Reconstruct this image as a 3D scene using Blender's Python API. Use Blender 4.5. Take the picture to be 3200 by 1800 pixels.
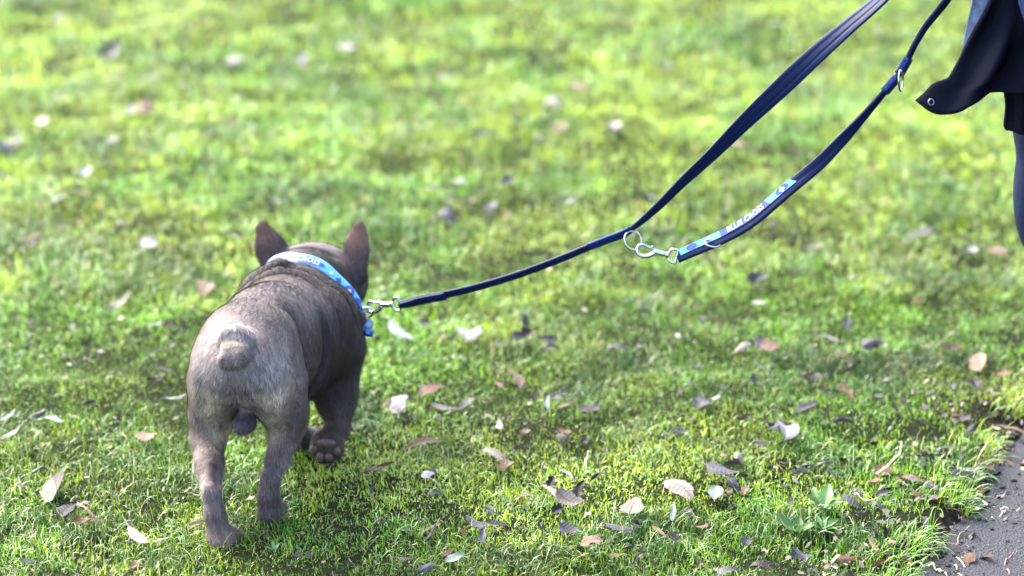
import bpy, bmesh, math, random
import numpy as np
from mathutils import Vector, Matrix

for _o in list(bpy.data.objects):
    bpy.data.objects.remove(_o, do_unlink=True)
SC = bpy.context.scene
COL = SC.collection
R = math.radians

# ------------------------------------------------------------------ camera
CAM_H, CAM_PITCH = 1.5, R(22)
cd = bpy.data.cameras.new('camera')
cd.sensor_width = 36.0
cd.lens = 85.0
cd.clip_start, cd.clip_end = 0.05, 2000.0
cd.dof.use_dof = True
cd.dof.focus_distance = 3.19
cd.dof.aperture_fstop = 2.2
cd.dof.aperture_blades = 0
cam = bpy.data.objects.new('camera', cd)
COL.objects.link(cam)
cam.location = (0, 0, CAM_H)
cam.rotation_euler = (R(90) - CAM_PITCH, 0, 0)
SC.camera = cam

# ------------------------------------------------------------------ sky and sun (bright, thin overcast)
SUN_EL, SUN_AZ = 46.0, -42.0          # azimuth from +Y towards +X: behind and to the side of the dog
w = bpy.data.worlds.new('World')
SC.world = w
w.use_nodes = True
nt = w.node_tree
nt.nodes.clear()
sky = nt.nodes.new('ShaderNodeTexSky')
sky.sky_type = 'NISHITA'
sky.sun_disc = False
sky.sun_elevation = R(SUN_EL)
sky.sun_rotation = R(SUN_AZ)
sky.air_density = 1.0
sky.dust_density = 4.0
sky.ozone_density = 1.0
bg = nt.nodes.new('ShaderNodeBackground')
bg.inputs['Strength'].default_value = 0.15
wo = nt.nodes.new('ShaderNodeOutputWorld')
nt.links.new(sky.outputs[0], bg.inputs[0])
nt.links.new(bg.outputs[0], wo.inputs[0])
sl = bpy.data.lights.new('sun', 'SUN')
sl.energy = 1.5
sl.angle = R(35)
sl.color = (1.0, 0.975, 0.93)
sun = bpy.data.objects.new('sun', sl)
COL.objects.link(sun)
sun.rotation_euler = Vector((-math.sin(R(SUN_AZ)) * math.cos(R(SUN_EL)),
                             -math.cos(R(SUN_AZ)) * math.cos(R(SUN_EL)),
                             -math.sin(R(SUN_EL)))).to_track_quat('-Z', 'Y').to_euler()
sun.location = (-4, 6, 8)
SC.view_settings.view_transform = 'Standard'
SC.view_settings.look = 'None'
SC.view_settings.exposure = 3.4
SC.view_settings.gamma = 1.0
SC.view_settings.use_curve_mapping = False
SC.cycles.use_denoising = True
SC.cycles.max_bounces = 8
SC.cycles.transparent_max_bounces = 6

# ------------------------------------------------------------------ helpers
rng = np.random.default_rng(7)
rnd = random.Random(11)

def tag(o, label=None, cat=None, group=None, kind=None):
    if label: o['label'] = label
    if cat: o['category'] = cat
    if group: o['group'] = group
    if kind: o['kind'] = kind
    return o

def empty(name, loc=(0, 0, 0), rz=0.0):
    o = bpy.data.objects.new(name, None)
    o.empty_display_size = 0.05
    COL.objects.link(o)
    o.location = loc
    o.rotation_euler = (0, 0, rz)
    return o

def link_mesh(name, me, mat=None, parent=None, smooth=True):
    o = bpy.data.objects.new(name, me)
    COL.objects.link(o)
    if mat is not None and not me.materials:
        me.materials.append(mat)
    if parent is not None:
        o.parent = parent
    if smooth and len(me.polygons):
        me.polygons.foreach_set('use_smooth', np.ones(len(me.polygons), dtype=bool))
    return o

def mesh_np(name, verts, faces_flat, loop_counts, colors=None, attr='col'):
    """Mesh from numpy arrays: verts (n,3), flat vertex indices, corner count for each face."""
    me = bpy.data.meshes.new(name)
    nv, nl, nf = len(verts), len(faces_flat), len(loop_counts)
    me.vertices.add(nv)
    me.vertices.foreach_set('co', np.ascontiguousarray(verts, dtype=np.float32).ravel())
    me.loops.add(nl)
    me.loops.foreach_set('vertex_index', np.ascontiguousarray(faces_flat, dtype=np.int32))
    me.polygons.add(nf)
    ls = np.zeros(nf, dtype=np.int32)
    ls[1:] = np.cumsum(loop_counts)[:-1]
    me.polygons.foreach_set('loop_start', ls)
    if colors is not None:
        a = me.attributes.new(attr, 'FLOAT_COLOR', 'POINT')
        c = np.ones((nv, 4), dtype=np.float32)
        c[:, :3] = colors
        a.data.foreach_set('color', c.ravel())
    me.update(calc_edges=True)
    me.validate()
    return me

class NT:
    """Small wrapper to write node materials."""
    def __init__(s, name):
        s.m = bpy.data.materials.new(name)
        s.m.use_nodes = True
        s.t = s.m.node_tree
        s.t.nodes.clear()
        s.out = s.t.nodes.new('ShaderNodeOutputMaterial')
    def n(s, typ, **kw):
        nd = s.t.nodes.new(typ)
        for k, v in kw.items():
            if k in nd.inputs.keys():
                nd.inputs[k].default_value = v
            else:
                setattr(nd, k, v)
        return nd
    def l(s, a, b):
        s.t.links.new(a, b)
    def bsdf(s, **kw):
        b = s.t.nodes.new('ShaderNodeBsdfPrincipled')
        for k, v in kw.items():
            b.inputs[k].default_value = v
        s.l(b.outputs[0], s.out.inputs[0])
        s.b = b
        return b
    def noise(s, scale, detail=3.0, rough=0.55, coord='Object'):
        if not hasattr(s, 'tc'):
            s.tc = s.n('ShaderNodeTexCoord')
        nz = s.n('ShaderNodeTexNoise')
        nz.inputs['Scale'].default_value = scale
        nz.inputs['Detail'].default_value = detail
        nz.inputs['Roughness'].default_value = rough
        s.l(s.tc.outputs[coord], nz.inputs['Vector'])
        return nz
    def ramp(s, fac, stops):
        r = s.n('ShaderNodeValToRGB')
        e = r.color_ramp.elements
        while len(e) < len(stops):
            e.new(0.5)
        for i, (p, c) in enumerate(stops):
            e[i].position = p
            e[i].color = (*c, 1)
        s.l(fac, r.inputs[0])
        return r
    def bump(s, height, strength=0.3, dist=0.002):
        b = s.n('ShaderNodeBump')
        b.inputs['Strength'].default_value = strength
        b.inputs['Distance'].default_value = dist
        s.l(height, b.inputs['Height'])
        s.l(b.outputs[0], s.b.inputs['Normal'])
        return b

def plain(name, col, rough=0.6, metal=0.0, nscale=80.0, var=0.25, bump=0.0, spec=0.5, sheen=0.0):
    """A single-colour material with noise variation in tone and relief."""
    m = NT(name)
    m.bsdf(Roughness=rough, Metallic=metal)
    m.b.inputs['Specular IOR Level'].default_value = spec
    m.b.inputs['Sheen Weight'].default_value = sheen
    nz = m.noise(nscale)
    lo = tuple(max(0, c * (1 - var)) for c in col)
    hi = tuple(min(1, c * (1 + var)) for c in col)
    r = m.ramp(nz.outputs[0], [(0.3, lo), (0.7, hi)])
    m.l(r.outputs[0], m.b.inputs['Base Color'])
    if bump:
        m.bump(nz.outputs[0], bump, 0.002)
    return m.m

# value noise in numpy, used for relief and for where grass grows
_NT = rng.random((256, 256)).astype(np.float32)
def vnoise(x, y, s):
    x = np.asarray(x, dtype=np.float64) / s + 1000.0
    y = np.asarray(y, dtype=np.float64) / s + 1000.0
    xi = np.floor(x).astype(np.int64); yi = np.floor(y).astype(np.int64)
    fx = x - xi; fy = y - yi
    fx = fx * fx * (3 - 2 * fx); fy = fy * fy * (3 - 2 * fy)
    g = lambda i, j: _NT[i & 255, j & 255]
    return ((g(xi, yi) * (1 - fx) + g(xi + 1, yi) * fx) * (1 - fy)
            + (g(xi, yi + 1) * (1 - fx) + g(xi + 1, yi + 1) * fx) * fy)

# ------------------------------------------------------------------ signed-distance bodies -> one continuous mesh
class SDF:
    def __init__(s, lo, hi, h):
        s.lo = np.array(lo, float); s.h = h
        s.n = np.ceil((np.array(hi, float) - s.lo) / h).astype(int) + 1
        s.ax = [s.lo[i] + h * np.arange(s.n[i]) for i in range(3)]
        s.D = np.full(s.n, 1.0, dtype=np.float32)
    def _sl(s, lo, hi):
        a = np.clip(np.floor((np.array(lo) - s.lo) / s.h).astype(int), 0, s.n)
        b = np.clip(np.ceil((np.array(hi) - s.lo) / s.h).astype(int) + 1, 0, s.n)
        sl = tuple(slice(a[i], b[i]) for i in range(3))
        g = np.meshgrid(*[s.ax[i][sl[i]] for i in range(3)], indexing='ij')
        return sl, np.stack(g, -1).astype(np.float32)
    def _mix(s, sl, d, k, cut):
        A = s.D[sl]
        if cut:
            d = -d
            h = np.clip(0.5 - 0.5 * (A - d) / k, 0, 1)
            s.D[sl] = A * (1 - h) + d * h + k * h * (1 - h)
        else:
            A2 = np.minimum(A, d + 4 * k)
            h = np.clip(0.5 + 0.5 * (A2 - d) / k, 0, 1)
            s.D[sl] = A2 * (1 - h) + d * h - k * h * (1 - h)
    def ell(s, c, r, k=0.015, rot=None, cut=False):
        c = np.array(c, float); r = np.array(r, float)
        m = r.max() + 2 * k + 0.012
        sl, P = s._sl(c - m, c + m)
        if P.size == 0: return
        q = P - c
        if rot is not None:
            M = np.array(rot.to_matrix() if hasattr(rot, 'to_matrix') else rot)
            q = q @ M
        k0 = np.linalg.norm(q / r, axis=-1)
        k1 = np.linalg.norm(q / (r * r), axis=-1) + 1e-9
        s._mix(sl, k0 * (k0 - 1) / k1, k, cut)
    def cone(s, a, b, r1, r2, k=0.015, flat=None, cut=False):
        """Round cone a->b; flat=(axis, factor) squeezes it along the axis."""
        a = np.array(a, float); b = np.array(b, float)
        m = max(r1, r2) + 2 * k + 0.012
        sl, P = s._sl(np.minimum(a, b) - m, np.maximum(a, b) + m)
        if P.size == 0: return
        q = P - a; ba = b - a
        if flat is not None:
            n = np.array(flat[0], float); n /= np.linalg.norm(n)
            n -= ba * (n @ ba) / (ba @ ba); n /= np.linalg.norm(n)
            q = q + ((q @ n) * (flat[1] - 1))[..., None] * n
        t = np.clip((q @ ba) / (ba @ ba), 0, 1)
        d = np.linalg.norm(q - t[..., None] * ba, axis=-1) - (r1 + (r2 - r1) * t)
        if flat is not None: d = d / math.sqrt(flat[1])
        s._mix(sl, d, k, cut)
    def chain(s, pts, k=0.012, flat=None):
        for (a, ra), (b, rb) in zip(pts[:-1], pts[1:]):
            s.cone(a, b, ra, rb, k, flat)
    def hit(s, a, d, far=0.16):
        """First surface point on the way from outside towards a, along -d."""
        a = np.array(a, float); d = np.array(d, float); d /= np.linalg.norm(d)
        for t in np.arange(far, 0, -s.h * 0.5):
            i = np.round((a + d * t - s.lo) / s.h).astype(int)
            if (i < 0).any() or (i >= s.n).any(): continue
            if s.D[tuple(i)] < 0: return a + d * t
        return a
    def crease(s, axis_pts, dirs, r=.003, k=.008, out=.0012, far=.16):
        pts = [s.hit(a, d, far) + out * np.array(d) / np.linalg.norm(d) for a, d in zip(axis_pts, dirs)]
        n = len(pts) - 1
        for _ in range(3):
            pts = [pts[0]] + [(pts[i - 1] + 2 * pts[i] + pts[i + 1]) / 4 for i in range(1, n)] + [pts[-1]]
        pts = np.array(pts); m = r + 2 * k + .012
        sl, P = s._sl(pts.min(0) - m, pts.max(0) + m)
        d = np.full(P.shape[:3], 1.0, np.float32)
        f = lambda q: r * min(1.0, 3.0 * min(q, n - q) / n) - .0006 * (min(q, n - q) == 0)
        for i in range(n):
            ba = pts[i + 1] - pts[i]; q = P - pts[i]
            t = np.clip((q @ ba) / (ba @ ba), 0, 1)
            d = np.minimum(d, np.linalg.norm(q - t[..., None] * ba, axis=-1) - (f(i) + (f(i + 1) - f(i)) * t))
        s._mix(sl, d, k, True)
    def mesh(s, smooth=2):
        """Surface nets."""
        D = s.D; S = D < 0
        nx, ny, nz = D.shape
        c = [S[i:nx - 1 + i, j:ny - 1 + j, l:nz - 1 + l] for i in (0, 1) for j in (0, 1) for l in (0, 1)]
        cnt = sum(x.astype(np.int8) for x in c)
        act = (cnt > 0) & (cnt < 8)
        ci = np.argwhere(act)
        idx = np.full(act.shape, -1, dtype=np.int64)
        idx[act] = np.arange(len(ci))
        off = np.array([(i, j, l) for i in (0, 1) for j in (0, 1) for l in (0, 1)])
        V = np.stack([D[ci[:, 0] + o[0], ci[:, 1] + o[1], ci[:, 2] + o[2]] for o in off], 1)
        acc = np.zeros((len(ci), 3)); num = np.zeros(len(ci))
        for e in range(8):
            for f in range(e + 1, 8):
                if np.abs(off[e] - off[f]).sum() != 1: continue
                va, vb = V[:, e], V[:, f]
                cr = (va < 0) != (vb < 0)
                t = np.where(cr, va / np.where(cr, va - vb, 1), 0)
                acc += np.where(cr[:, None], off[e] + t[:, None] * (off[f] - off[e]), 0)
                num += cr
        P = s.lo + s.h * (ci + acc / num[:, None])
        quads = []
        for ax in range(3):
            o1, o2 = [x for x in range(3) if x != ax]
            sh = list(D.shape); sh[ax] -= 1
            A = S[tuple(slice(0, sh[i]) for i in range(3))]
            B = S[tuple(slice(1, None) if i == ax else slice(None) for i in range(3))]
            e = np.argwhere(A != B)
            e = e[(e[:, o1] > 0) & (e[:, o2] > 0) & (e[:, o1] < s.n[o1] - 1) & (e[:, o2] < s.n[o2] - 1)]
            inside = A[e[:, 0], e[:, 1], e[:, 2]]
            d1 = np.zeros(3, int); d1[o1] = 1
            d2 = np.zeros(3, int); d2[o2] = 1
            q = [idx[tuple((e - x).T)] for x in (d1 + d2, d2, 0 * d1, d1)]
            q = np.stack(q, 1)
            flip = inside if ax != 1 else ~inside
            q[~flip] = q[~flip][:, ::-1]
            quads.append(q)
        Q = np.concatenate(quads)
        Q = Q[(Q >= 0).all(1)]
        for it in range(smooth * 2):
            n = len(P)
            sm = np.zeros_like(P); ct = np.zeros(n)
            for a in range(4):
                b = (a + 1) % 4
                np.add.at(sm, Q[:, a], P[Q[:, b]]); np.add.at(ct, Q[:, a], 1)
                np.add.at(sm, Q[:, b], P[Q[:, a]]); np.add.at(ct, Q[:, b], 1)
            lam = 0.5 if it % 2 == 0 else -0.45
            P = P + lam * (sm / np.maximum(ct, 1)[:, None] - P)
        return P, Q

def vert_normals(P, Q):
    n = np.cross(P[Q[:, 2]] - P[Q[:, 0]], P[Q[:, 3]] - P[Q[:, 1]])
    N = np.zeros_like(P)
    for a in range(4):
        np.add.at(N, Q[:, a], n)
    return N / (np.linalg.norm(N, axis=1, keepdims=True) + 1e-12)

def ss(x, a, b):
    t = np.clip((x - a) / (b - a), 0, 1)
    return t * t * (3 - 2 * t)

def noise3(P, s):
    """Smooth 3-D-ish mottling from three planes of value noise, about 0..1."""
    return (vnoise(P[:, 0] + .31 * P[:, 2], P[:, 1], s) + vnoise(P[:, 1], P[:, 2] + .2 * P[:, 0], s * 1.1) + vnoise(P[:, 0], P[:, 2] - .3 * P[:, 1], s * .9)) / 3

# ------------------------------------------------------------------ bands: a cross-section swept along a path
def smooth_path(pts, n, vals=None):
    """Catmull-Rom through pts, resampled at n even steps of arc length; vals are carried along."""
    p = np.array(pts, float)
    ext = np.vstack([2 * p[0] - p[1], p, 2 * p[-1] - p[-2]])
    t = np.linspace(0, len(p) - 1, 40 * len(p)); i = np.minimum(t.astype(int), len(p) - 2); u = (t - i)[:, None]
    a, b, c, d = ext[i], ext[i + 1], ext[i + 2], ext[i + 3]
    q = .5 * (2 * b + (c - a) * u + (2 * a - 5 * b + 4 * c - d) * u ** 2 + (3 * b - a - 3 * c + d) * u ** 3)
    L = np.r_[0, np.cumsum(np.linalg.norm(np.diff(q, axis=0), axis=1))]
    e = np.linspace(0, L[-1], n)
    out = np.stack([np.interp(e, L, q[:, k]) for k in range(3)], 1)
    tt = np.interp(e, L, t)
    if vals is None: return out
    return out, [np.interp(tt, np.arange(len(p)), np.array(v, float)) if np.ndim(v[0]) == 0 else
                 np.stack([np.interp(tt, np.arange(len(p)), np.array(v, float)[:, k]) for k in range(3)], 1) for v in vals]

class Band:
    """A strap: path, a width direction at each point and a width scale."""
    def __init__(s, path, wdir, wscale, closed=False):
        s.p = np.array(path, float); n = len(s.p); s.closed = closed
        if closed: t = np.roll(s.p, -1, 0) - np.roll(s.p, 1, 0)
        else: t = np.gradient(s.p, axis=0)
        s.t = t / np.linalg.norm(t, axis=1, keepdims=True)
        w = np.broadcast_to(np.array(wdir, float), (n, 3)).copy()
        w -= s.t * (w * s.t).sum(1, keepdims=True)
        s.w = w / np.linalg.norm(w, axis=1, keepdims=True)
        s.nrm = np.cross(s.t, s.w)
        s.ws = np.broadcast_to(np.array(wscale, float), (n,))
        s.L = np.r_[0, np.cumsum(np.linalg.norm(np.diff(s.p, axis=0), axis=1))]
    def sweep(s, name, prof, mat, parent):
        """prof: closed list of (v, h): v across (-1..1, times half width), h along the normal in metres."""
        pv = np.array(prof, float); m = len(pv); n = len(s.p)
        V = (s.p[:, None] + s.w[:, None] * (pv[None, :, 0:1] * s.ws[:, None, None]) + s.nrm[:, None] * pv[None, :, 1:2]).reshape(-1, 3)
        a = np.arange(n if s.closed else n - 1)[:, None]; b = np.arange(m)[None]
        i0 = a * m + b; i1 = a * m + (b + 1) % m; j0 = ((a + 1) % n) * m + b; j1 = ((a + 1) % n) * m + (b + 1) % m
        F = np.stack([i0, i1, j1, j0], -1).reshape(-1, 4)
        flat = F.ravel(); cnt = np.full(len(F), 4)
        if not s.closed:
            flat = np.r_[flat, np.arange(m)[::-1], (n - 1) * m + np.arange(m)]; cnt = np.r_[cnt, m, m]
        uv = np.zeros((len(V), 3), np.float32)
        uv[:, 0] = np.repeat(s.L, m); uv[:, 1] = np.tile(pv[:, 0], n)
        me = mesh_np(name, V, flat, cnt, uv, 'along')
        return link_mesh(name, me, mat, parent)
    def at(s, sv, h):
        """Map (distance along, metres across) pairs onto the face, h above it."""
        sv = np.array(sv, float)
        g = lambda A: np.stack([np.interp(sv[:, 0], s.L, A[:, k]) for k in range(3)], 1)
        return g(s.p) + g(s.w) * sv[:, 1:2] + g(s.nrm) * h
    def print_poly(s, name, outline, h, mat, parent, rings=3):
        """A flat printed shape given by its outline (star-shaped about its middle)."""
        o = np.array(outline, float); c = o.mean(0); n = len(o)
        V = [c[None]] + [c + (o - c) * (k / rings) for k in range(1, rings + 1)]
        V = np.vstack(V); F = []; cnt = []
        for i in range(n):
            F += [0, 1 + i, 1 + (i + 1) % n]; cnt.append(3)
            for k in range(rings - 1):
                a = 1 + k * n; b = 1 + (k + 1) * n
                F += [a + i, b + i, b + (i + 1) % n, a + (i + 1) % n]; cnt.append(4)
        return link_mesh(name, mesh_np(name, s.at(V, h), np.array(F), np.array(cnt)), mat, parent)
    def print_text(s, name, body, s0, size, h, mat, parent, shear=0.25, flip=False, bold=0.0, up=0.0):
        cu = bpy.data.curves.new('lettering', 'FONT'); cu.body = body; cu.size = size; cu.shear = shear
        cu.align_x = 'CENTER'; cu.align_y = 'CENTER'; cu.offset = bold; cu.resolution_u = 2
        tmp = bpy.data.objects.new('lettering', cu); COL.objects.link(tmp)
        dg = bpy.context.evaluated_depsgraph_get()
        me = bpy.data.meshes.new_from_object(tmp.evaluated_get(dg))
        bpy.data.objects.remove(tmp)
        co = np.array([v.co[:2] for v in me.vertices])
        if flip: co = -co
        W = s.at(co + np.array([s0, up]), h)
        for v, c in zip(me.vertices, W): v.co = c
        me.name = name; me.materials.clear()
        return link_mesh(name, me, mat, parent, smooth=False)

def plus(cx, cy, r, a=0.36):
    b = r * a
    pts = [(b, r), (b, b), (r, b), (r, -b), (b, -b), (b, -r), (-b, -r), (-b, -b), (-r, -b), (-r, b), (-b, b), (-b, r)]
    return [(cx + x, cy + y) for x, y in pts]
def disc(cx, cy, rx, ry=None, n=16):
    ry = rx if ry is None else ry
    return [(cx + rx * math.cos(2 * math.pi * k / n), cy + ry * math.sin(2 * math.pi * k / n)) for k in range(n)]

def tube(name, pts, r, mat, parent, closed=False, sides=8, n=None, smooth=True):
    """Round wire through points; r one radius or one for each point."""
    rr = np.full(len(pts), r) if np.ndim(r) == 0 else np.array(r, float)
    p = np.array(pts, float)
    if n and not closed:
        p, (rr,) = smooth_path(p, n, [rr])
    t = (np.roll(p, -1, 0) - np.roll(p, 1, 0)) if closed else np.gradient(p, axis=0)
    t /= np.linalg.norm(t, axis=1, keepdims=True) + 1e-12
    u = np.zeros_like(p); ref = np.array([.31, .55, .77])
    for i in range(len(p)):
        ref = ref - t[i] * (ref @ t[i]); ref /= np.linalg.norm(ref); u[i] = ref
    v = np.cross(t, u)
    a = np.linspace(0, 2 * math.pi, sides, endpoint=False)
    V = (p[:, None] + rr[:, None, None] * (u[:, None] * np.cos(a)[None, :, None] + v[:, None] * np.sin(a)[None, :, None])).reshape(-1, 3)
    N = len(p); A = np.arange(N if closed else N - 1)[:, None]; B = np.arange(sides)[None]
    F = np.stack([A * sides + B, A * sides + (B + 1) % sides, ((A + 1) % N) * sides + (B + 1) % sides, ((A + 1) % N) * sides + B], -1).reshape(-1, 4)
    flat = F.ravel(); cnt = np.full(len(F), 4)
    if not closed:
        flat = np.r_[flat, np.arange(sides)[::-1], (N - 1) * sides + np.arange(sides)]; cnt = np.r_[cnt, sides, sides]
    return link_mesh(name, mesh_np(name, V, flat, cnt), mat, parent, smooth)

def ball(name, c, r, mat, parent, rot=None, seg=12):
    bm = bmesh.new()
    bmesh.ops.create_uvsphere(bm, u_segments=seg, v_segments=seg // 2 + 2, radius=1.0)
    M = Matrix.Diagonal((*r, 1))
    if rot is not None: M = rot.to_4x4() @ M
    bmesh.ops.transform(bm, matrix=Matrix.Translation(c) @ M, verts=bm.verts)
    me = bpy.data.meshes.new(name); bm.to_mesh(me); bm.free()
    return link_mesh(name, me, mat, parent)

# ------------------------------------------------------------------ ground, path, lawn
def edge_x(y):
    """Where the lawn gives way to the tarmac path, with a ragged line."""
    y = np.asarray(y, float)
    return .535 + .4676 * (y - 2.73) + .055 * (vnoise(y * 3, y * 0 + 3, .25) - .5) + .030 * (vnoise(y * 3, y * 0 + 9, .07) - .5)
def path_d(x, y):
    return (np.asarray(x, float) - edge_x(y)) * .906
def gh(x, y):
    """Height of the soil."""
    x = np.asarray(x, float); y = np.asarray(y, float)
    h = .016 * (vnoise(x, y, .33) - .5) + .016 * (vnoise(x + 7, y, .10) - .5) + .006 * (vnoise(x + 3, y, .04) - .5)
    far = ss(np.hypot(x, y - 3), 8, 40)
    d = path_d(x, y)
    k = ss(d, -.05, .03)
    return h * (1 - far) * (1 - k) - .016 * k

def spaced(lo, hi, fine_lo, fine_hi, fine, grow=1.18):
    v = list(np.arange(fine_lo, fine_hi + fine / 2, fine)); st = fine
    while v[-1] < hi: st *= grow; v.append(v[-1] + st)
    st = fine
    while v[0] > lo: st *= grow; v.insert(0, v[0] - st)
    return np.array(v)
gx = spaced(-400, 400, -1.5, 1.5, .018); gy = spaced(-200, 700, 2.4, 6.0, .018)
X, Y = np.meshgrid(gx, gy, indexing='ij')
Z = gh(X, Y)
n0, n1 = X.shape
i = np.arange(n0 - 1)[:, None] * n1 + np.arange(n1 - 1)[None]
F = np.stack([i, i + n1, i + n1 + 1, i + 1], -1).reshape(-1, 4)
xf, yf = X.ravel(), Y.ravel()
turf = ss(np.maximum(np.abs(xf) - 2.4, np.maximum(yf - 9.0, .6 - yf)), 0, 1.5) * ss(-path_d(xf, yf), 0, .2)
soil = np.array([.008, .0065, .0055])[None] * (.6 + .9 * vnoise(xf, yf, .05))[:, None]
moss = np.array([.012, .020, .004])[None]
mk = (.25 + .6 * vnoise(xf, yf, .12))[:, None] * (1 - ss(path_d(xf, yf), -.12, -.01))[:, None]
gcol = soil * (1 - mk) + moss * mk
grs = np.array([.10, .17, .028])[None] * (.7 + .6 * vnoise(xf, yf, .5))[:, None]
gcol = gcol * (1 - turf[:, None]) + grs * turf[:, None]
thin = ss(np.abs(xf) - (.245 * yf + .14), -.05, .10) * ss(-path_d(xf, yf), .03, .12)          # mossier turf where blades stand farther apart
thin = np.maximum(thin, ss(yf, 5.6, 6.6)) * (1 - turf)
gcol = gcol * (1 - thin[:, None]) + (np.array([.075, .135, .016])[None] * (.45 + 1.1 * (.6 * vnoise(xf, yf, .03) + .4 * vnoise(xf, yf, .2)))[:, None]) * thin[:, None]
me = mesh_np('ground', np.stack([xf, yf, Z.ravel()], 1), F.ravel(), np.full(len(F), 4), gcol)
m = NT('soil'); m.bsdf(Roughness=.85)
m.b.inputs['Specular IOR Level'].default_value = .03
at = m.n('ShaderNodeAttribute', attribute_name='col')
nz = m.noise(150, 5, .65)
rp = m.ramp(nz.outputs[0], [(.3, (.5, .5, .5)), (.7, (1.4, 1.4, 1.4))])
mx = m.n('ShaderNodeMix', data_type='RGBA', blend_type='MULTIPLY'); mx.inputs['Factor'].default_value = 1
m.l(at.outputs['Color'], mx.inputs['A']); m.l(rp.outputs[0], mx.inputs['B']); m.l(mx.outputs['Result'], m.b.inputs['Base Color'])
m.bump(nz.outputs[0], 1.0, .010)
tag(link_mesh('ground', me, m.m), kind='structure')

# tarmac path
ys = spaced(-40, 60, 2.3, 3.6, .02, 1.15); us = np.r_[np.linspace(-.075, .35, 24), np.linspace(.45, 2.0, 12)]
U, YY = np.meshgrid(us, ys, indexing='ij')
XX = (.535 + .4676 * (YY - 2.73)) + U / .906
dd = path_d(XX, YY)
ZZ = -.0105 + .004 * (vnoise(XX, YY, .16) - .5) + .0018 * (vnoise(XX, YY, .03) - .5) - .016 * ss(-dd, .0, .06)
n0, n1 = XX.shape
i = np.arange(n0 - 1)[:, None] * n1 + np.arange(n1 - 1)[None]
F = np.stack([i, i + n1, i + n1 + 1, i + 1], -1).reshape(-1, 4)
me = mesh_np('path', np.stack([XX.ravel(), YY.ravel(), ZZ.ravel()], 1), F.ravel(), np.full(len(F), 4))
m = NT('wet_tarmac'); m.bsdf(Roughness=.5); m.b.inputs['Specular IOR Level'].default_value = .22
nz = m.noise(36, 5, .7); nz2 = m.noise(420, 3, .7)
vo = m.n('ShaderNodeTexVoronoi'); vo.inputs['Scale'].default_value = 260; m.l(m.tc.outputs['Object'], vo.inputs['Vector'])
r1 = m.ramp(nz.outputs[0], [(.3, (.0060, .0066, .0095)), (.55, (.0150, .0165, .0225)), (.75, (.026, .028, .036))])
r2 = m.ramp(nz2.outputs[0], [(.3, (.45, .45, .45)), (.7, (1.5, 1.5, 1.5))])
mx = m.n('ShaderNodeMix', data_type='RGBA', blend_type='MULTIPLY'); mx.inputs['Factor'].default_value = .8
m.l(r1.outputs[0], mx.inputs['A']); m.l(r2.outputs[0], mx.inputs['B']); m.l(mx.outputs['Result'], m.b.inputs['Base Color'])
r3 = m.ramp(nz.outputs[0], [(.3, (.42, .42, .42)), (.7, (.8, .8, .8))]); m.l(r3.outputs[0], m.b.inputs['Roughness'])
ad = m.n('ShaderNodeMath', operation='MULTIPLY_ADD'); ad.inputs[1].default_value = .7; m.l(vo.outputs['Distance'], ad.inputs[0]); m.l(nz2.outputs[0], ad.inputs[2])
m.bump(ad.outputs[0], .9, .004)
tag(link_mesh('path', me, m.m), kind='structure')

# ---- grass blades
def scatter(x0, x1, y0, y1, dens):
    n = int((x1 - x0) * (y1 - y0) * dens)
    return rng.uniform(x0, x1, n), rng.uniform(y0, y1, n)
def in_view(x, y):
    return np.abs(x) < .245 * y + .14
def lawn_fields(x, y):
    tuft = vnoise(x, y, .11) * .6 + vnoise(x + 3, y + 5, .045) * .4       # clumps of longer grass
    moss_and_glare = vnoise(x + 11, y + 2, .24) * .65 + vnoise(x + 1, y + 8, .07) * .35
    moss_and_glare = moss_and_glare + .20 * ss(y, 3.5, 4.8)  # limier blades with distance: pale glare over the far lawn put into colour
    bare = vnoise(x + 31, y + 17, .13) * .6 + vnoise(x + 5, y + 41, .045) * .4
    return tuft, moss_and_glare, bare
def grass_keep(x, y, bare, hard=.30):
    d = path_d(x, y)
    # worn ground close to the path
    worn = .22 * ss(d, -.24, -.01) - .10
    k = 1 - ss(worn - bare + .22, -.04, .10)
    k = np.where(d > -.015, 0.0, k)
    k *= 1 - ss(d, -.07, -.012) * (vnoise(x, y, .05) > .45)
    gaps = ss(vnoise(x + 21, y + 63, .055) * .55 + vnoise(x + 2, y + 77, .02) * .45, .22, .36)     # small openings between the clumps
    return rng.random(len(x)) < np.clip((k + .10 * (d < -.03)) * (.30 + .35 * ss(y, 3.4, 4.0) + (.70 - .35 * ss(y, 3.4, 4.0)) * gaps), 0, 1)

PAL = {'fresh': (.098, .220, .016), 'lime': (.205, .295, .030), 'deep': (.013, .055, .005), 'mint': (.190, .300, .120), 'straw': (.33, .27, .11), 'olive': (.115, .125, .018)}
def blade_colours(n, moss_and_glare, tuft):
    C = np.tile(np.array(PAL['fresh']), (n, 1))
    w = np.clip((moss_and_glare - .40) * 4.0, 0, 1)[:, None]; C = C * (1 - w) + np.array(PAL['lime']) * w
    w = np.clip((tuft - .50) * 4.5, 0, 1)[:, None] * .85; C = C * (1 - w) + np.array(PAL['deep']) * w
    r = rng.random(n)
    for lo, hi, nm in ((0, .13, 'mint'), (.13, .22, 'deep'), (.22, .25, 'straw'), (.25, .29, 'olive')):
        s_ = (r >= lo) & (r < hi); C[s_] = np.array(PAL[nm])
    return C * rng.uniform(.6, 1.5, (n, 1))

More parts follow.
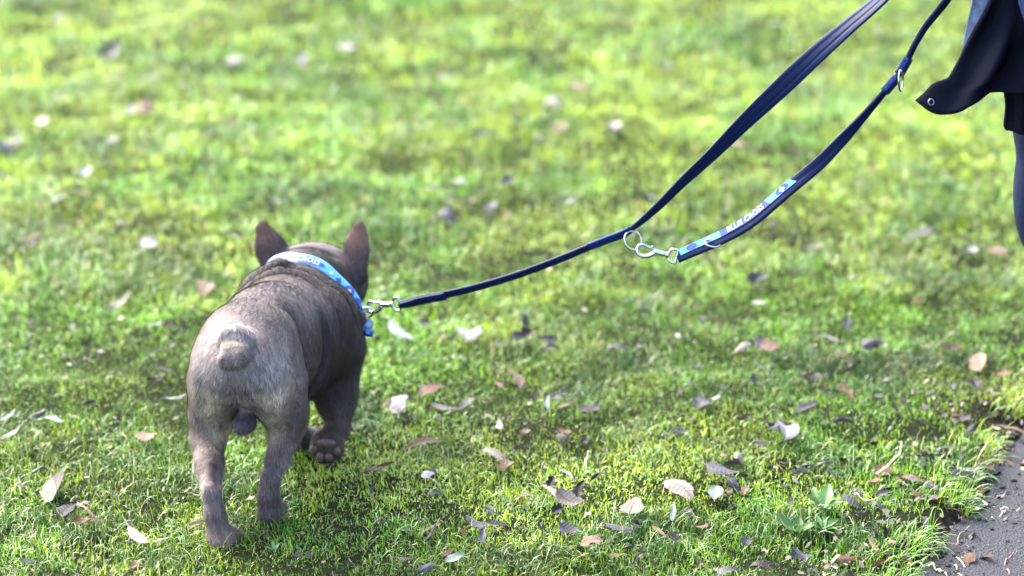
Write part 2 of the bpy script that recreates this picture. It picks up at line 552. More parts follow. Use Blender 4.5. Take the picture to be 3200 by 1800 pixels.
def blades(x, y, h, wd, bend, nseg, C, z0=-.003, az=None, lean=.4):
    """Curved tapering blades: verts and faces as numpy arrays."""
    n = len(x)
    az = rng.uniform(0, 2 * math.pi, n) if az is None else az
    L = np.stack([np.cos(az), np.sin(az)], 1)
    fa = az + math.pi / 2 + rng.normal(0, .5, n)
    S = np.stack([np.cos(fa), np.sin(fa)], 1)
    zb = gh(x, y) + z0
    th = rng.normal(0, lean, n)
    rows = []; cols = []
    for k in range(nseg + 1):
        t = k / nseg
        ang = th + bend * t                    # tilt from upright, grows along the blade
        # integrate roughly: position = sum of steps
        if k == 0:
            px = np.zeros(n); pz = np.zeros(n)
        else:
            am = th + bend * (t - .5 / nseg)
            px = px + np.sin(am) * h / nseg; pz = pz + np.cos(am) * h / nseg
        pz2 = np.maximum(pz, .0015)
        c = np.stack([x + L[:, 0] * px, y + L[:, 1] * px, zb + pz2], 1)
        w_ = (wd * (1 - .25 * t) * (1.0 if k else .75))[:, None]
        s3 = np.concatenate([S, np.zeros((n, 1))], 1)
        tone = 1.0
        if k < nseg:
            rows += [c - s3 * w_ / 2, c + s3 * w_ / 2]; cols += [C * tone, C * tone]
        else:
            rows.append(c); cols.append(C * 1.05)
    V = np.stack(rows, 1); m_ = V.shape[1]
    K = np.stack(cols, 1)
    F = []
    for k in range(nseg - 1):
        F.append([2 * k, 2 * k + 1, 2 * k + 3, 2 * k + 2])
    b = np.arange(n)[:, None] * m_
    Fq = np.concatenate([b + np.array(q)[None] for q in F], 1).reshape(-1) if F else np.zeros(0, int)
    Ft = (b + np.array([2 * nseg - 2, 2 * nseg - 1, 2 * nseg])[None]).reshape(-1)
    return V.reshape(-1, 3), K.reshape(-1, 3), Fq, Ft
def join_blades(name, groups):
    V = []; K = []; Fq = []; Ft = []; o = 0
    for v, k, q, t in groups:
        V.append(v); K.append(k); Fq.append(q + o); Ft.append(t + o); o += len(v)
    Fq = np.concatenate(Fq); Ft = np.concatenate(Ft)
    return mesh_np(name, np.concatenate(V), np.r_[Fq, Ft], np.r_[np.full(len(Fq) // 4, 4), np.full(len(Ft) // 3, 3)], np.concatenate(K))

def blade_material(name, transl=.40):
    m = NT(name)
    b = m.bsdf(Roughness=.36)
    b.inputs['Specular IOR Level'].default_value = .40
    at = m.n('ShaderNodeAttribute', attribute_name='col')
    m.l(at.outputs['Color'], b.inputs['Base Color'])
    tr = m.n('ShaderNodeBsdfTranslucent')
    hs = m.n('ShaderNodeHueSaturation'); hs.inputs['Hue'].default_value = .485; hs.inputs['Saturation'].default_value = 1.05; hs.inputs['Value'].default_value = 1.35
    m.l(at.outputs['Color'], hs.inputs['Color']); m.l(hs.outputs[0], tr.inputs['Color'])
    ms = m.n('ShaderNodeMixShader'); ms.inputs[0].default_value = transl
    m.l(b.outputs[0], ms.inputs[1]); m.l(tr.outputs[0], ms.inputs[2]); m.l(ms.outputs[0], m.out.inputs[0])
    return m.m

DN = 1.0
short, long_ = [], []
def sow(x0, x1, y0, y1, d_short, d_long, size, view_only=None):
    for kind, dens in (('s', d_short), ('l', d_long)):
        x, y = scatter(x0, x1, y0, y1, dens * DN)
        if view_only is not None:
            v = in_view(x, y); k = v if view_only else ~v; x, y = x[k], y[k]
        tuft, moss_and_glare, bare = lawn_fields(x, y)
        k = grass_keep(x, y, bare)
        if kind == 'l':
            k &= rng.random(len(x)) < np.clip((tuft - .34) * 3.4, .10, 1)
        x, y, tuft, moss_and_glare = x[k], y[k], tuft[k], moss_and_glare[k]
        n = len(x); C = blade_colours(n, moss_and_glare, tuft) * (.40 + 1.25 * (.6 * vnoise(x + 9, y + 4, .21) + .4 * vnoise(x + 2, y + 14, .08)) + .32 * ss(y, 3.5, 4.6))[:, None]  # last term brightens far blades, the same glare painted into their colour
        if kind == 's':
            h = rng.uniform(.006, .016, n) * (.45 + 1.3 * tuft) * size ** .4
            wd = rng.uniform(.0008, .0017, n) * size
            bend = rng.normal(0, 1.3, n) + .4
            short.append(blades(x, y, h, wd, bend, 2, C, lean=.85))
        else:
            h = rng.uniform(.014, .040, n) * (.35 + 1.25 * tuft) * size ** .3
            wd = rng.uniform(.0006, .0015, n) * size
            bend = np.abs(rng.normal(1.9, .8, n))
            az = 2 * math.pi * (vnoise(x, y, .16) * 1.6 + rng.normal(0, .24, n))
            long_.append(blades(x, y, h, wd, bend, 4, C, az=az, lean=.5))
# ragged fringe hanging over the tarmac
ye = rng.uniform(2.5, 3.6, 1900); xe = edge_x(ye) - np.abs(rng.normal(.012, .03, 1900))
kp = vnoise(xe, ye, .06) > .40; xe, ye = xe[kp], ye[kp]; n = len(xe)
tf, ms_, _b = lawn_fields(xe, ye)
long_.append(blades(xe, ye, rng.uniform(.02, .055, n), rng.uniform(.0008, .0017, n), np.abs(rng.normal(1.7, .6, n)), 4, blade_colours(n, ms_, tf), az=rng.normal(-.35, .7, n), lean=.4))
sow(-1.15, 1.15, 2.45, 3.75, 96000, 17000, 1.0, True)
sow(-1.55, 1.55, 3.75, 4.9, 34000, 12000, 1.35, True)
sow(-2.0, 2.0, 4.9, 6.6, 15000, 5500, 1.9, True)
sow(-2.2, 2.2, 1.6, 4.6, 8500, 2200, 2.1, False)
sow(-3.2, 3.2, 4.6, 6.6, 3200, 900, 2.4, False)
sow(-4.0, 4.0, 6.6, 10.5, 1900, 500, 3.2)
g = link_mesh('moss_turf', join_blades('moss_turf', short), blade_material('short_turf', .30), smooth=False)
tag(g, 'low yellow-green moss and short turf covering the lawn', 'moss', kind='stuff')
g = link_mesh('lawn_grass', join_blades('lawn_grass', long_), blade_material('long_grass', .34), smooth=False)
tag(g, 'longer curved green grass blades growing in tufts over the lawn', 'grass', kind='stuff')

# ------------------------------------------------------------------ fallen leaves, twigs, weeds
def leaf_mesh(kind, seed):
    """Unit-length leaf: real outline, folded midrib, curled along its length, a short stalk."""
    r = np.random.default_rng(seed)
    nu, nv = 13, 7
    u = np.linspace(0, 1, nu); v = np.linspace(-1, 1, nv)
    if kind == 'n':
        wdt = .115 * np.sin(math.pi * u ** .85) ** .85 * r.uniform(.85, 1.25)
        curl, fold = r.normal(.0, .8), r.uniform(.15, .55)
    elif kind == 'o':
        wdt = .27 * np.sin(math.pi * u ** .72) ** .75 * r.uniform(.85, 1.2)
        curl, fold = r.normal(.1, .7), r.uniform(.05, .45)
    else:
        wdt = (.20 + .16 * r.random(nu)) * np.minimum(1, np.minimum(u, 1 - u) * 6 + .15)
        curl, fold = r.normal(0, 1.2), r.uniform(-.3, .8)
    wl = wdt * (1 + .10 * r.normal(size=nu)); wr = wdt * (1 + .10 * r.normal(size=nu))
    bow = r.normal(0, .07)
    twist = r.normal(0, .5)
    V = []; A = []
    x = 0; z = 0; xs = [0.]; zs = [0.]
    for k in range(1, nu):
        a = curl * (u[k] - .5)
        x += math.cos(a) / (nu - 1); z += math.sin(a) / (nu - 1); xs.append(x); zs.append(z)
    edge_w = r.uniform(.006, .03)
    for k in range(nu):
        for j in range(nv):
            ww = (wl[k] if v[j] < 0 else wr[k]) * v[j]
            ang = fold * np.sign(v[j]) + twist * (u[k] - .5) * .8
            yy = ww * math.cos(ang); zz = abs(ww) * math.sin(abs(fold)) * np.sign(fold) + ww * math.sin(twist * (u[k] - .5))
            zz += edge_w * abs(v[j]) ** 2 * math.sin(u[k] * 9 + 3 * v[j] + seed)
            V.append((xs[k] - .5, yy + bow * math.sin(math.pi * u[k]), zs[k] + zz)); A.append((u[k], v[j], 0))
    F = []
    for k in range(nu - 1):
        for j in range(nv - 1):
            F.append((k * nv + j, k * nv + j + 1, (k + 1) * nv + j + 1, (k + 1) * nv + j))
    if kind != 'f':
        b = len(V); q = nv // 2; c = V[q]
        for t in (0, .5, 1):
            for s_ in (-1, 1):
                V.append((c[0] - .14 * t, c[1] + s_ * .008 + .03 * t * t * bow * 10, c[2] + .02 * t)); A.append((0, 0, 0))
        F += [(b, b + 2, b + 3, b + 1), (b + 2, b + 4, b + 5, b + 3)]
    V = np.array(V); V[:, 2] -= V[:, 2].mean()
    F = np.array(F)
    return mesh_np('leaf', V, F.ravel(), np.full(len(F), 4), np.array(A), 'along')
def leaf_material(name, c, vein, rough=.6, spots=(.05, .035, .03), spot=.15, transl=.15):
    m = NT(name); b = m.bsdf(Roughness=rough)
    b.inputs['Specular IOR Level'].default_value = .22 if sum(c) > .3 else .09
    at = m.n('ShaderNodeAttribute', attribute_name='along'); sp = m.n('ShaderNodeSeparateXYZ'); m.l(at.outputs['Vector'], sp.inputs[0])
    av = m.n('ShaderNodeMath', operation='ABSOLUTE'); m.l(sp.outputs[1], av.inputs[0])
    # side veins: u*k - |v| bands
    mu = m.n('ShaderNodeMath', operation='MULTIPLY'); mu.inputs[1].default_value = 9; m.l(sp.outputs[0], mu.inputs[0])
    sb = m.n('ShaderNodeMath', operation='SUBTRACT'); m.l(mu.outputs[0], sb.inputs[0]); m.l(av.outputs[0], sb.inputs[1])
    fr = m.n('ShaderNodeMath', operation='PINGPONG'); fr.inputs[1].default_value = .5; m.l(sb.outputs[0], fr.inputs[0])
    v1 = m.ramp(fr.outputs[0], [(.0, (1, 1, 1)), (.14, (0, 0, 0))]); v2 = m.ramp(av.outputs[0], [(.03, (1, 1, 1)), (.10, (0, 0, 0))])
    vm = m.n('ShaderNodeMath', operation='MAXIMUM'); m.l(v2.outputs[0], vm.inputs[1])
    hf = m.n('ShaderNodeMath', operation='MULTIPLY'); hf.inputs[1].default_value = .45; m.l(v1.outputs[0], hf.inputs[0]); m.l(hf.outputs[0], vm.inputs[0])
    oi = m.n('ShaderNodeObjectInfo')
    nz = m.noise(3.2, 4, .65); nz.noise_dimensions = '4D'; m.l(oi.outputs['Random'], nz.inputs['W'])
    w4 = m.n('ShaderNodeMath', operation='MULTIPLY'); w4.inputs[1].default_value = 40; m.l(oi.outputs['Random'], w4.inputs[0]); m.l(w4.outputs[0], nz.inputs['W'])
    r1 = m.ramp(nz.outputs[0], [(.28, tuple(q * .62 for q in c)), (.55, c), (.78, tuple(min(.9, q * 1.3) for q in c))])
    r2 = m.ramp(nz.outputs[0], [(.60, (0, 0, 0)), (.72, (spot * 4, spot * 4, spot * 4))])
    mxs = m.n('ShaderNodeMix', data_type='RGBA'); m.l(r2.outputs[0], mxs.inputs['Factor']); m.l(r1.outputs[0], mxs.inputs['A']); mxs.inputs['B'].default_value = (*spots, 1)
    mxv = m.n('ShaderNodeMix', data_type='RGBA'); m.l(vm.outputs[0], mxv.inputs['Factor']); m.l(mxs.outputs['Result'], mxv.inputs['A']); mxv.inputs['B'].default_value = (*vein, 1)
    br = m.n('ShaderNodeMapRange'); br.inputs['To Min'].default_value = .55; br.inputs['To Max'].default_value = 1.1; m.l(oi.outputs['Random'], br.inputs['Value'])
    hs = m.n('ShaderNodeHueSaturation'); m.l(br.outputs[0], hs.inputs['Value']); m.l(mxv.outputs['Result'], hs.inputs['Color'])
    m.l(hs.outputs[0], b.inputs['Base Color'])
    m.bump(vm.outputs[0], .4, .02)
    tr = m.n('ShaderNodeBsdfTranslucent'); m.l(hs.outputs[0], tr.inputs['Color'])
    ms = m.n('ShaderNodeMixShader'); ms.inputs[0].default_value = transl
    m.l(b.outputs[0], ms.inputs[1]); m.l(tr.outputs[0], ms.inputs[2]); m.l(ms.outputs[0], m.out.inputs[0])
    return m.m
LM = {'w': leaf_material('leaf_whitish', (.165, .153, .148), (.20, .185, .175), spot=.06),
      'p': leaf_material('leaf_cream', (.150, .126, .105), (.10, .072, .053)),
      't': leaf_material('leaf_tan', (.130, .088, .064), (.085, .05, .034)),
      'd': leaf_material('leaf_blackened', (.008, .0062, .007), (.018, .015, .015), .38, transl=.03),
      'g': leaf_material('leaf_wet_grey', (.034, .033, .040), (.06, .06, .068), .38),
      's': leaf_material('leaf_silver_green', (.105, .130, .108), (.14, .165, .14), .5),
      'b': leaf_material('leaf_rust', (.075, .032, .018), (.12, .065, .04), .45)}
ADJ = {'w': 'whitish', 'p': 'cream', 't': 'tan', 'd': 'blackened', 'g': 'wet grey', 's': 'silver-green', 'b': 'rust-brown'}
SHP = {'n': 'narrow willow leaf', 'o': 'rounded leaf', 'f': 'crumpled leaf scrap'}
NAME = {'n': 'willow_leaf', 'o': 'rounded_leaf', 'f': 'leaf_scrap'}
LV = {}
for kd in 'nof':
    for cl in LM:
        LV[kd + cl] = []
        for q in range(5 if kd != 'f' else 4):
            me = leaf_mesh(kd, 100 * 'nof'.index(kd) + 17 * list(LM).index(cl) + q)
            me.materials.append(LM[cl]); me.polygons.foreach_set('use_smooth', np.ones(len(me.polygons), dtype=bool))
            LV[kd + cl].append(me)
def zone(x, y):
    d = float(path_d(x, y)); ln = math.hypot(x + .35, y - 2.95)
    if d > -.10: return 'in litter along the path'
    if ln < .30: return 'close to the dog\'s paws'
    if y > 4.6: return 'far beyond the dog'
    if y > 3.45: return 'on lawn beyond the leash'
    if x > .15: return 'on worn grass near the path'
    if x > -.2: return 'on grass under the leash'
    return 'on lawn beside the dog'
PLACED = []
def put_leaf(x, y, ln, yaw, code, lift=.023, tilt=.25):
    me = rnd.choice(LV[code])
    o = bpy.data.objects.new(NAME[code[0]], me); COL.objects.link(o)
    sc = ln * 1.0
    o.scale = (sc, sc * rnd.uniform(.85, 1.15), sc)
    o.location = (x, y, float(gh(x, y)) + lift * rnd.uniform(.7, 1.15))
    o.rotation_euler = (rnd.gauss(0, tilt) + rnd.choice((0, 0, 0, math.pi)), rnd.gauss(0, tilt * .8), R(yaw))
    PLACED.append((o, x, y, ln, code))
    return o
SHORT = {'n': 'willow leaf', 'o': 'rounded leaf', 'f': 'leaf scrap'}
def label_leaves():
    """What each leaf looks like, its size and the leaf it lies next to."""
    pos = np.array([(p[1], p[2]) for p in PLACED])
    what = lambda p: '%s %s' % (ADJ[p[4][1]], SHORT[p[4][0]])
    made = {}
    for k, p in enumerate(PLACED):
        o, x, y, ln, code = p
        size = 'long' if ln > .050 else 'small' if ln < .028 else 'mid-sized'
        dist = np.hypot(*(pos - pos[k]).T); order = np.argsort(dist)[1:]
        nb = [PLACED[q] for q in order if dist[q] < (.16 if y < 3.6 else .5)][:6]
        zn = zone(x, y)
        tries = ['%s %s %s' % (size, what(p), zn)]
        tries += ['%s %s beside a %s %s' % (size, what(p), what(q), zn) for q in nb]
        tries = [t for t in tries if len(t.split()) <= 16] or tries[:1]
        made[k] = tries
    use = {}
    for t in made.values(): use[t[0]] = use.get(t[0], 0) + 1
    taken = set()
    for k, t in made.items():
        lab = t[0]
        if use[lab] > 1:
            lab = next((c for c in t[1:] if c not in taken), t[0])
        taken.add(lab)
        o = PLACED[k][0]
        tag(o, lab, 'leaf', '%s %s' % ({'n': 'fallen willow leaves', 'o': 'fallen rounded leaves', 'f': 'torn leaf scraps'}[PLACED[k][4][0]], zone(PLACED[k][1], PLACED[k][2])))
LEAVES = [
    (-0.664, 3.15, 0.059, -33, 'ns'), (-0.731, 3.171, 0.042, 59, 'ns'), (-0.686, 3.178, 0.026, 23, 'fg'), (-0.672, 3.192, 0.012, 0, 'fg'), (-0.708, 3.101, 0.062, 51, 'np'), (-0.519, 3.118, 0.048, 86, 'ot'), (-0.625, 2.951, 0.077, -78, 'op'), (-0.682, 2.907, 0.026, 52, 'nt'), (-0.593, 2.895, 0.046, 75, 'od'), (-0.559, 2.864, 0.068, -50, 'nt'), (-0.563, 2.838, 0.031, -11, 'ob'), (-0.485, 2.794, 0.078, -61, 'np'), (-0.455, 2.788, 0.027, 38, 'ow'), (-0.494, 3.239, 0.039, -7, 'ns'), (-0.409, 2.808, 0.032, 38, 'nt'), (-0.476, 2.705, 0.018, 20, 'ot'), (-0.613, 2.719, 0.029, 51, 'og'), (-0.584, 3.053, 0.011, 0, 'fg'), (-0.618, 3.218, 0.02, 23, 'fd'),
    (-0.127, 3.096, 0.057, 7, 'nt'), (-0.021, 3.139, 0.026, 76, 'ow'), (0.022, 3.125, 0.019, 63, 'ot'), (-0.018, 3.046, 0.053, -47, 'op'), (-0.008, 3.021, 0.036, 81, 'ft'), (0.072, 3.106, 0.025, -40, 'od'), (0.07, 3.083, 0.012, 0, 'fg'), (-0.111, 2.967, 0.03, 57, 'ow'), (-0.183, 2.979, 0.05, 31, 'nb'), (0.018, 2.926, 0.043, 39, 'nt'), (0.051, 2.933, 0.052, -66, 'np'), (0.054, 2.953, 0.023, 75, 'fd'), (0.08, 2.911, 0.046, -31, 'op'), (-0.026, 2.871, 0.037, -30, 'nd'), (-0.019, 2.84, 0.035, 0, 'og'), (-0.132, 2.812, 0.026, -21, 'nd'), (-0.106, 2.83, 0.035, 38, 'nt'), (-0.039, 2.797, 0.045, 85, 'ng'), (0.078, 2.809, 0.038, -30, 'og'), (0.141, 2.83, 0.043, -21, 'og'), (0.161, 2.887, 0.046, 75, 'op'), (-0.073, 2.725, 0.028, 20, 'os'), (-0.109, 2.713, 0.025, 37, 'og'), (0.103, 2.778, 0.031, 0, 'ft'), (0.128, 2.755, 0.023, -20, 'fb'), (0.15, 2.77, 0.017, 38, 'fd'), (0.074, 2.973, 0.035, -52, 'ns'), (-0.142, 2.733, 0.033, -50, 'fd'),
    (0.291, 3.001, 0.053, -31, 'og'), (0.301, 2.967, 0.037, -62, 'fg'), (0.226, 2.933, 0.053, -46, 'op'), (0.276, 2.942, 0.043, 83, 'os'), (0.319, 2.929, 0.041, 69, 'nt'), (0.393, 3.114, 0.056, 79, 'ow'), (0.379, 3.117, 0.038, 53, 'fg'), (0.341, 3.148, 0.04, 12, 'nd'), (0.3, 3.05, 0.024, 53, 'ot'), (0.314, 3.038, 0.025, 76, 'fp'), (0.214, 2.869, 0.042, 85, 'ns'), (0.235, 2.871, 0.038, -78, 'nd'), (0.25, 2.828, 0.017, 0, 'fb'), (0.192, 2.815, 0.028, -45, 'nt'), (0.475, 3.143, 0.032, 0, 'fg'), (0.43, 3.036, 0.011, 0, 'ow'), (0.458, 2.891, 0.042, -39, 'og'), (0.295, 2.94, 0.014, 0, 'ft'), (0.276, 2.71, 0.035, 20, 'fg'), (0.316, 2.717, 0.031, -10, 'fd'), (0.241, 2.725, 0.017, 60, 'ft'), (0.308, 2.797, 0.028, 80, 'fd'),
    (-0.064, 3.468, 0.057, 77, 'ow'), (-0.051, 3.465, 0.03, 56, 'nt'), (-0.172, 3.492, 0.07, -50, 'ns'), (-0.111, 3.501, 0.026, 34, 'od'), (0.022, 3.524, 0.026, 77, 'fd'), (0.019, 3.46, 0.053, 56, 'fd'), (0.061, 3.496, 0.037, 0, 'ns'), (0.095, 3.48, 0.02, 13, 'ns'), (-0.007, 3.273, 0.045, 0, 'nt'), (0.002, 3.302, 0.066, -71, 'nt'), (-0.018, 3.287, 0.025, -55, 'ft'), (0.073, 3.287, 0.036, 49, 'nd'), (0.075, 3.244, 0.053, 0, 'ng'), (0.08, 3.203, 0.039, 7, 'nt'), (0.054, 3.203, 0.035, 88, 'ns'), (-0.119, 3.277, 0.045, 33, 'ot'), (-0.122, 3.259, 0.024, 0, 'fb'), (-0.159, 3.224, 0.064, 81, 'ow'), (-0.182, 3.224, 0.014, 23, 'fb'), (-0.097, 3.196, 0.05, 0, 'np'), (-0.033, 3.173, 0.025, -48, 'np'), (0.157, 3.179, 0.028, 23, 'nd'), (0.117, 3.148, 0.025, -59, 'nd'),
    (-0.611, 3.846, 0.052, -83, 'ow'), (-0.824, 3.884, 0.039, 27, 'ot'), (-0.817, 3.837, 0.044, 49, 'np'), (-0.81, 4.082, 0.037, 39, 'ow'), (-0.778, 4.114, 0.033, -15, 'ot'), (-0.769, 3.98, 0.053, 38, 'nb'), (-0.633, 3.593, 0.06, 55, 'np'), (-0.505, 3.671, 0.057, -80, 'ot'), (-0.569, 3.511, 0.046, 29, 'ns'), (-0.677, 3.506, 0.045, 56, 'og'), (-0.524, 3.349, 0.027, 12, 'nw'), (-0.535, 3.312, 0.027, 0, 'fd'),
    (0.408, 3.719, 0.038, 13, 'fg'), (0.4, 3.615, 0.022, 0, 'ow'), (0.519, 3.865, 0.043, 26, 'np'), (0.775, 3.846, 0.06, 46, 'os'), (0.708, 3.923, 0.046, -27, 'fd'), (0.666, 3.869, 0.015, 0, 'fb'), (0.829, 3.833, 0.049, -67, 'ot'), (0.358, 3.426, 0.058, 56, 'np'), (0.397, 3.426, 0.042, -77, 'fb'), (0.514, 3.416, 0.045, 12, 'ot'), (0.56, 3.426, 0.046, 24, 'og'), (0.505, 3.375, 0.026, -12, 'fb'), (0.495, 3.472, 0.042, -43, 'ns'), (0.712, 3.371, 0.055, 82, 'ot'), (0.629, 3.406, 0.05, -50, 'nt'), (0.676, 3.421, 0.038, -13, 'ft'), (0.43, 3.193, 0.045, 41, 'og'), (0.684, 3.259, 0.031, -77, 'fd'), (0.588, 3.306, 0.015, 0, 'ft'), (0.656, 3.62, 0.018, 0, 'fb'),
    (-1.028, 5.286, 0.031, 54, 'ow'), (-0.87, 5.046, 0.069, 64, 'og'), (-0.835, 4.839, 0.02, 0, 'fw'), (-0.734, 4.788, 0.023, 0, 'ow'), (-0.68, 4.777, 0.023, 0, 'ow'), (-0.591, 4.968, 0.041, 10, 'ow'), (-0.356, 5.043, 0.045, 0, 'ow'), (-0.445, 4.98, 0.045, 64, 'fw'), (-0.48, 4.861, 0.038, 0, 'ns'), (-0.74, 4.63, 0.058, 70, 'ot'), (-0.721, 4.625, 0.024, 0, 'fb'), (-0.768, 4.625, 0.03, 80, 'fw'), (-0.925, 4.535, 0.039, -76, 'ow'), (-0.917, 4.675, 0.031, 31, 'fb'), (-0.761, 4.415, 0.044, -69, 'ow'), (-0.646, 4.359, 0.037, 15, 'ns'), (-0.588, 4.452, 0.025, 0, 'fg'), (-0.282, 4.411, 0.04, 29, 'ow'), (-0.979, 4.415, 0.088, 84, 'fg'), (-0.751, 4.28, 0.025, 29, 'fg'), (-0.282, 4.617, 0.051, -50, 'ng'), (-0.364, 4.772, 0.018, 0, 'fb'), (-0.474, 4.942, 0.067, 68, 'ng'), (-0.785, 4.213, 0.033, 69, 'fs'), (-0.336, 4.271, 0.029, -48, 'op'), (-1.18, 5.449, 0.022, 0, 'ow'), (-0.609, 4.667, 0.021, 0, 'fd'), (-0.965, 4.476, 0.031, 50, 'os'),
    (-0.22, 5.356, 0.024, 0, 'fb'), (0.213, 5.363, 0.035, 0, 'ow'), (-0.147, 4.867, 0.032, 0, 'ow'), (0.138, 4.739, 0.041, -16, 'ot'), (0.081, 4.625, 0.049, -41, 'ow'), (-0.124, 4.571, 0.03, 30, 'ow'), (0.097, 4.506, 0.047, 16, 'ot'), (0.203, 4.491, 0.038, 80, 'fw'), (0.205, 4.551, 0.025, 0, 'ot'), (0.178, 4.473, 0.015, 0, 'ft'), (-0.165, 4.389, 0.018, 0, 'ow'), (-0.22, 4.425, 0.034, 0, 'nt'), (-0.056, 4.444, 0.058, 40, 'ng'), (0.058, 4.43, 0.041, 15, 'np'), (-0.094, 4.193, 0.028, -28, 'ow'), (-0.008, 4.176, 0.035, 60, 'fg'), (-0.039, 4.078, 0.037, 47, 'ow'), (-0.112, 4.023, 0.051, -68, 'fg'), (0.078, 4.029, 0.062, 38, 'nt'), (0.105, 4.07, 0.017, 0, 'fw'), (0.332, 4.89, 0.032, 0, 'ow'), (0.437, 4.408, 0.039, -49, 'ot'), (0.256, 4.135, 0.02, 0, 'os'), (-0.241, 4.691, 0.019, 0, 'ow'), (-0.237, 4.342, 0.017, 0, 'fw'), (-0.148, 4.135, 0.039, 0, 'np'), (0.814, 5.17, 0.025, 0, 'ow'), (0.915, 4.392, 0.047, 0, 'np'), (-0.42, 4.08, 0.044, -12, 'ns'), (-0.511, 4.493, 0.02, 0, 'fs'), (0.656, 4.169, 0.022, 0, 'fs'), (0.794, 4.169, 0.019, 0, 'fd'), (0.627, 4.725, 0.021, 0, 'os'), (0.415, 5.164, 0.021, 0, 'fs'), (0.591, 5.26, 0.023, 0, 'os'),
]
PATH_LEAVES = [
    (0.553, 3.008, 0.045, -47, 'nt'), (0.72, 3.163, 0.054, -33, 'nt'), (0.677, 3.105, 0.038, 27, 'nd'), (0.713, 3.079, 0.042, -41, 'fb'), (0.639, 3.028, 0.044, -18, 'ns'), (0.619, 3.097, 0.037, 0, 'os'), (0.682, 3.041, 0.053, 47, 'nd'), (0.659, 2.987, 0.064, 53, 'nb'), (0.687, 2.991, 0.047, -53, 'nb'), (0.621, 3.0, 0.061, -58, 'nd'), (0.638, 2.939, 0.041, 39, 'ns'), (0.579, 2.809, 0.042, -30, 'nb'), (0.557, 2.78, 0.059, 80, 'od'), (0.61, 2.865, 0.052, 75, 'nd'), (0.5, 2.798, 0.051, -61, 'nd'), (0.575, 2.975, 0.032, -70, 'og'), (0.638, 2.97, 0.052, 76, 'og'), (0.511, 2.711, 0.027, 20, 'fd'), (0.583, 3.07, 0.028, 0, 'fd'), (0.658, 3.148, 0.034, 54, 'fd'), (0.689, 2.94, 0.027, 0, 'fd'), (0.594, 2.908, 0.026, -22, 'nb'), (0.557, 2.842, 0.037, -52, 'nd'), (0.471, 2.754, 0.032, 30, 'nb'), (0.477, 2.83, 0.028, -38, 'nd'), (0.662, 3.044, 0.049, -76, 'nb'), (0.556, 2.743, 0.035, 51, 'nd'), (0.427, 2.764, 0.024, 11, 'fb'),
]
TWIGS = [
    (-0.643, 3.018, 0.052, 37, 'd'), (0.528, 3.052, 0.088, 58, 'p'), (0.583, 2.785, 0.05, -72, 't'), (0.575, 2.756, 0.041, -88, 't'), (0.666, 2.941, 0.051, -29, 'p'), (0.657, 2.921, 0.041, 60, 't'), (0.6, 2.844, 0.063, 70, 'b'), (0.557, 2.756, 0.023, -61, 'p'), (0.545, 2.765, 0.027, -59, 'p'), (0.428, 3.035, 0.052, 18, 'd'), (0.376, 3.181, 0.051, 54, 'd'), (0.518, 2.77, 0.037, -38, 't'), (0.65, 2.776, 0.059, 80, 'b'), (0.479, 2.916, 0.045, -52, 't'), (-0.172, 2.838, 0.022, 21, 'b'), (-0.491, 2.794, 0.024, 21, 'b'), (0.106, 3.031, 0.042, 81, 'p'), 
]
WEEDS = [(0.419, 2.904, 0.045), (0.378, 2.84, 0.045), (0.41, 2.848, 0.032), (0.277, 2.952, 0.028), (-0.309, 2.787, 0.024)]
BERRIES = [(0.58, 2.981), (0.511, 2.75), (0.578, 2.987)]
for a in LEAVES: put_leaf(*a)
for x, y, ln, yaw, code in PATH_LEAVES: put_leaf(x, y, ln, yaw, code, .010 if path_d(x, y) < 0 else .004, .22)
# leaves gathered where the lawn meets the tarmac
for k in range(96):
    y = 2.74 + .8 * rnd.random() ** 1.3; x = rnd.uniform(-.04, .24) * y
    if path_d(x, y) < -.04: put_leaf(round(x, 3), round(y, 3), rnd.uniform(.016, .040), rnd.uniform(0, 360), rnd.choice('nof') + rnd.choice('ddbgdgd'), .020, .35)
for k in range(34):
    y = rnd.uniform(2.66, 3.25); x = float(edge_x(y)) + rnd.gauss(-.045, .06)
    put_leaf(round(x, 3), round(y, 3), rnd.uniform(.016, .046), rnd.uniform(0, 360), rnd.choice('nnnff') + rnd.choice('ddbbgtt'), .006, .28)
label_leaves()
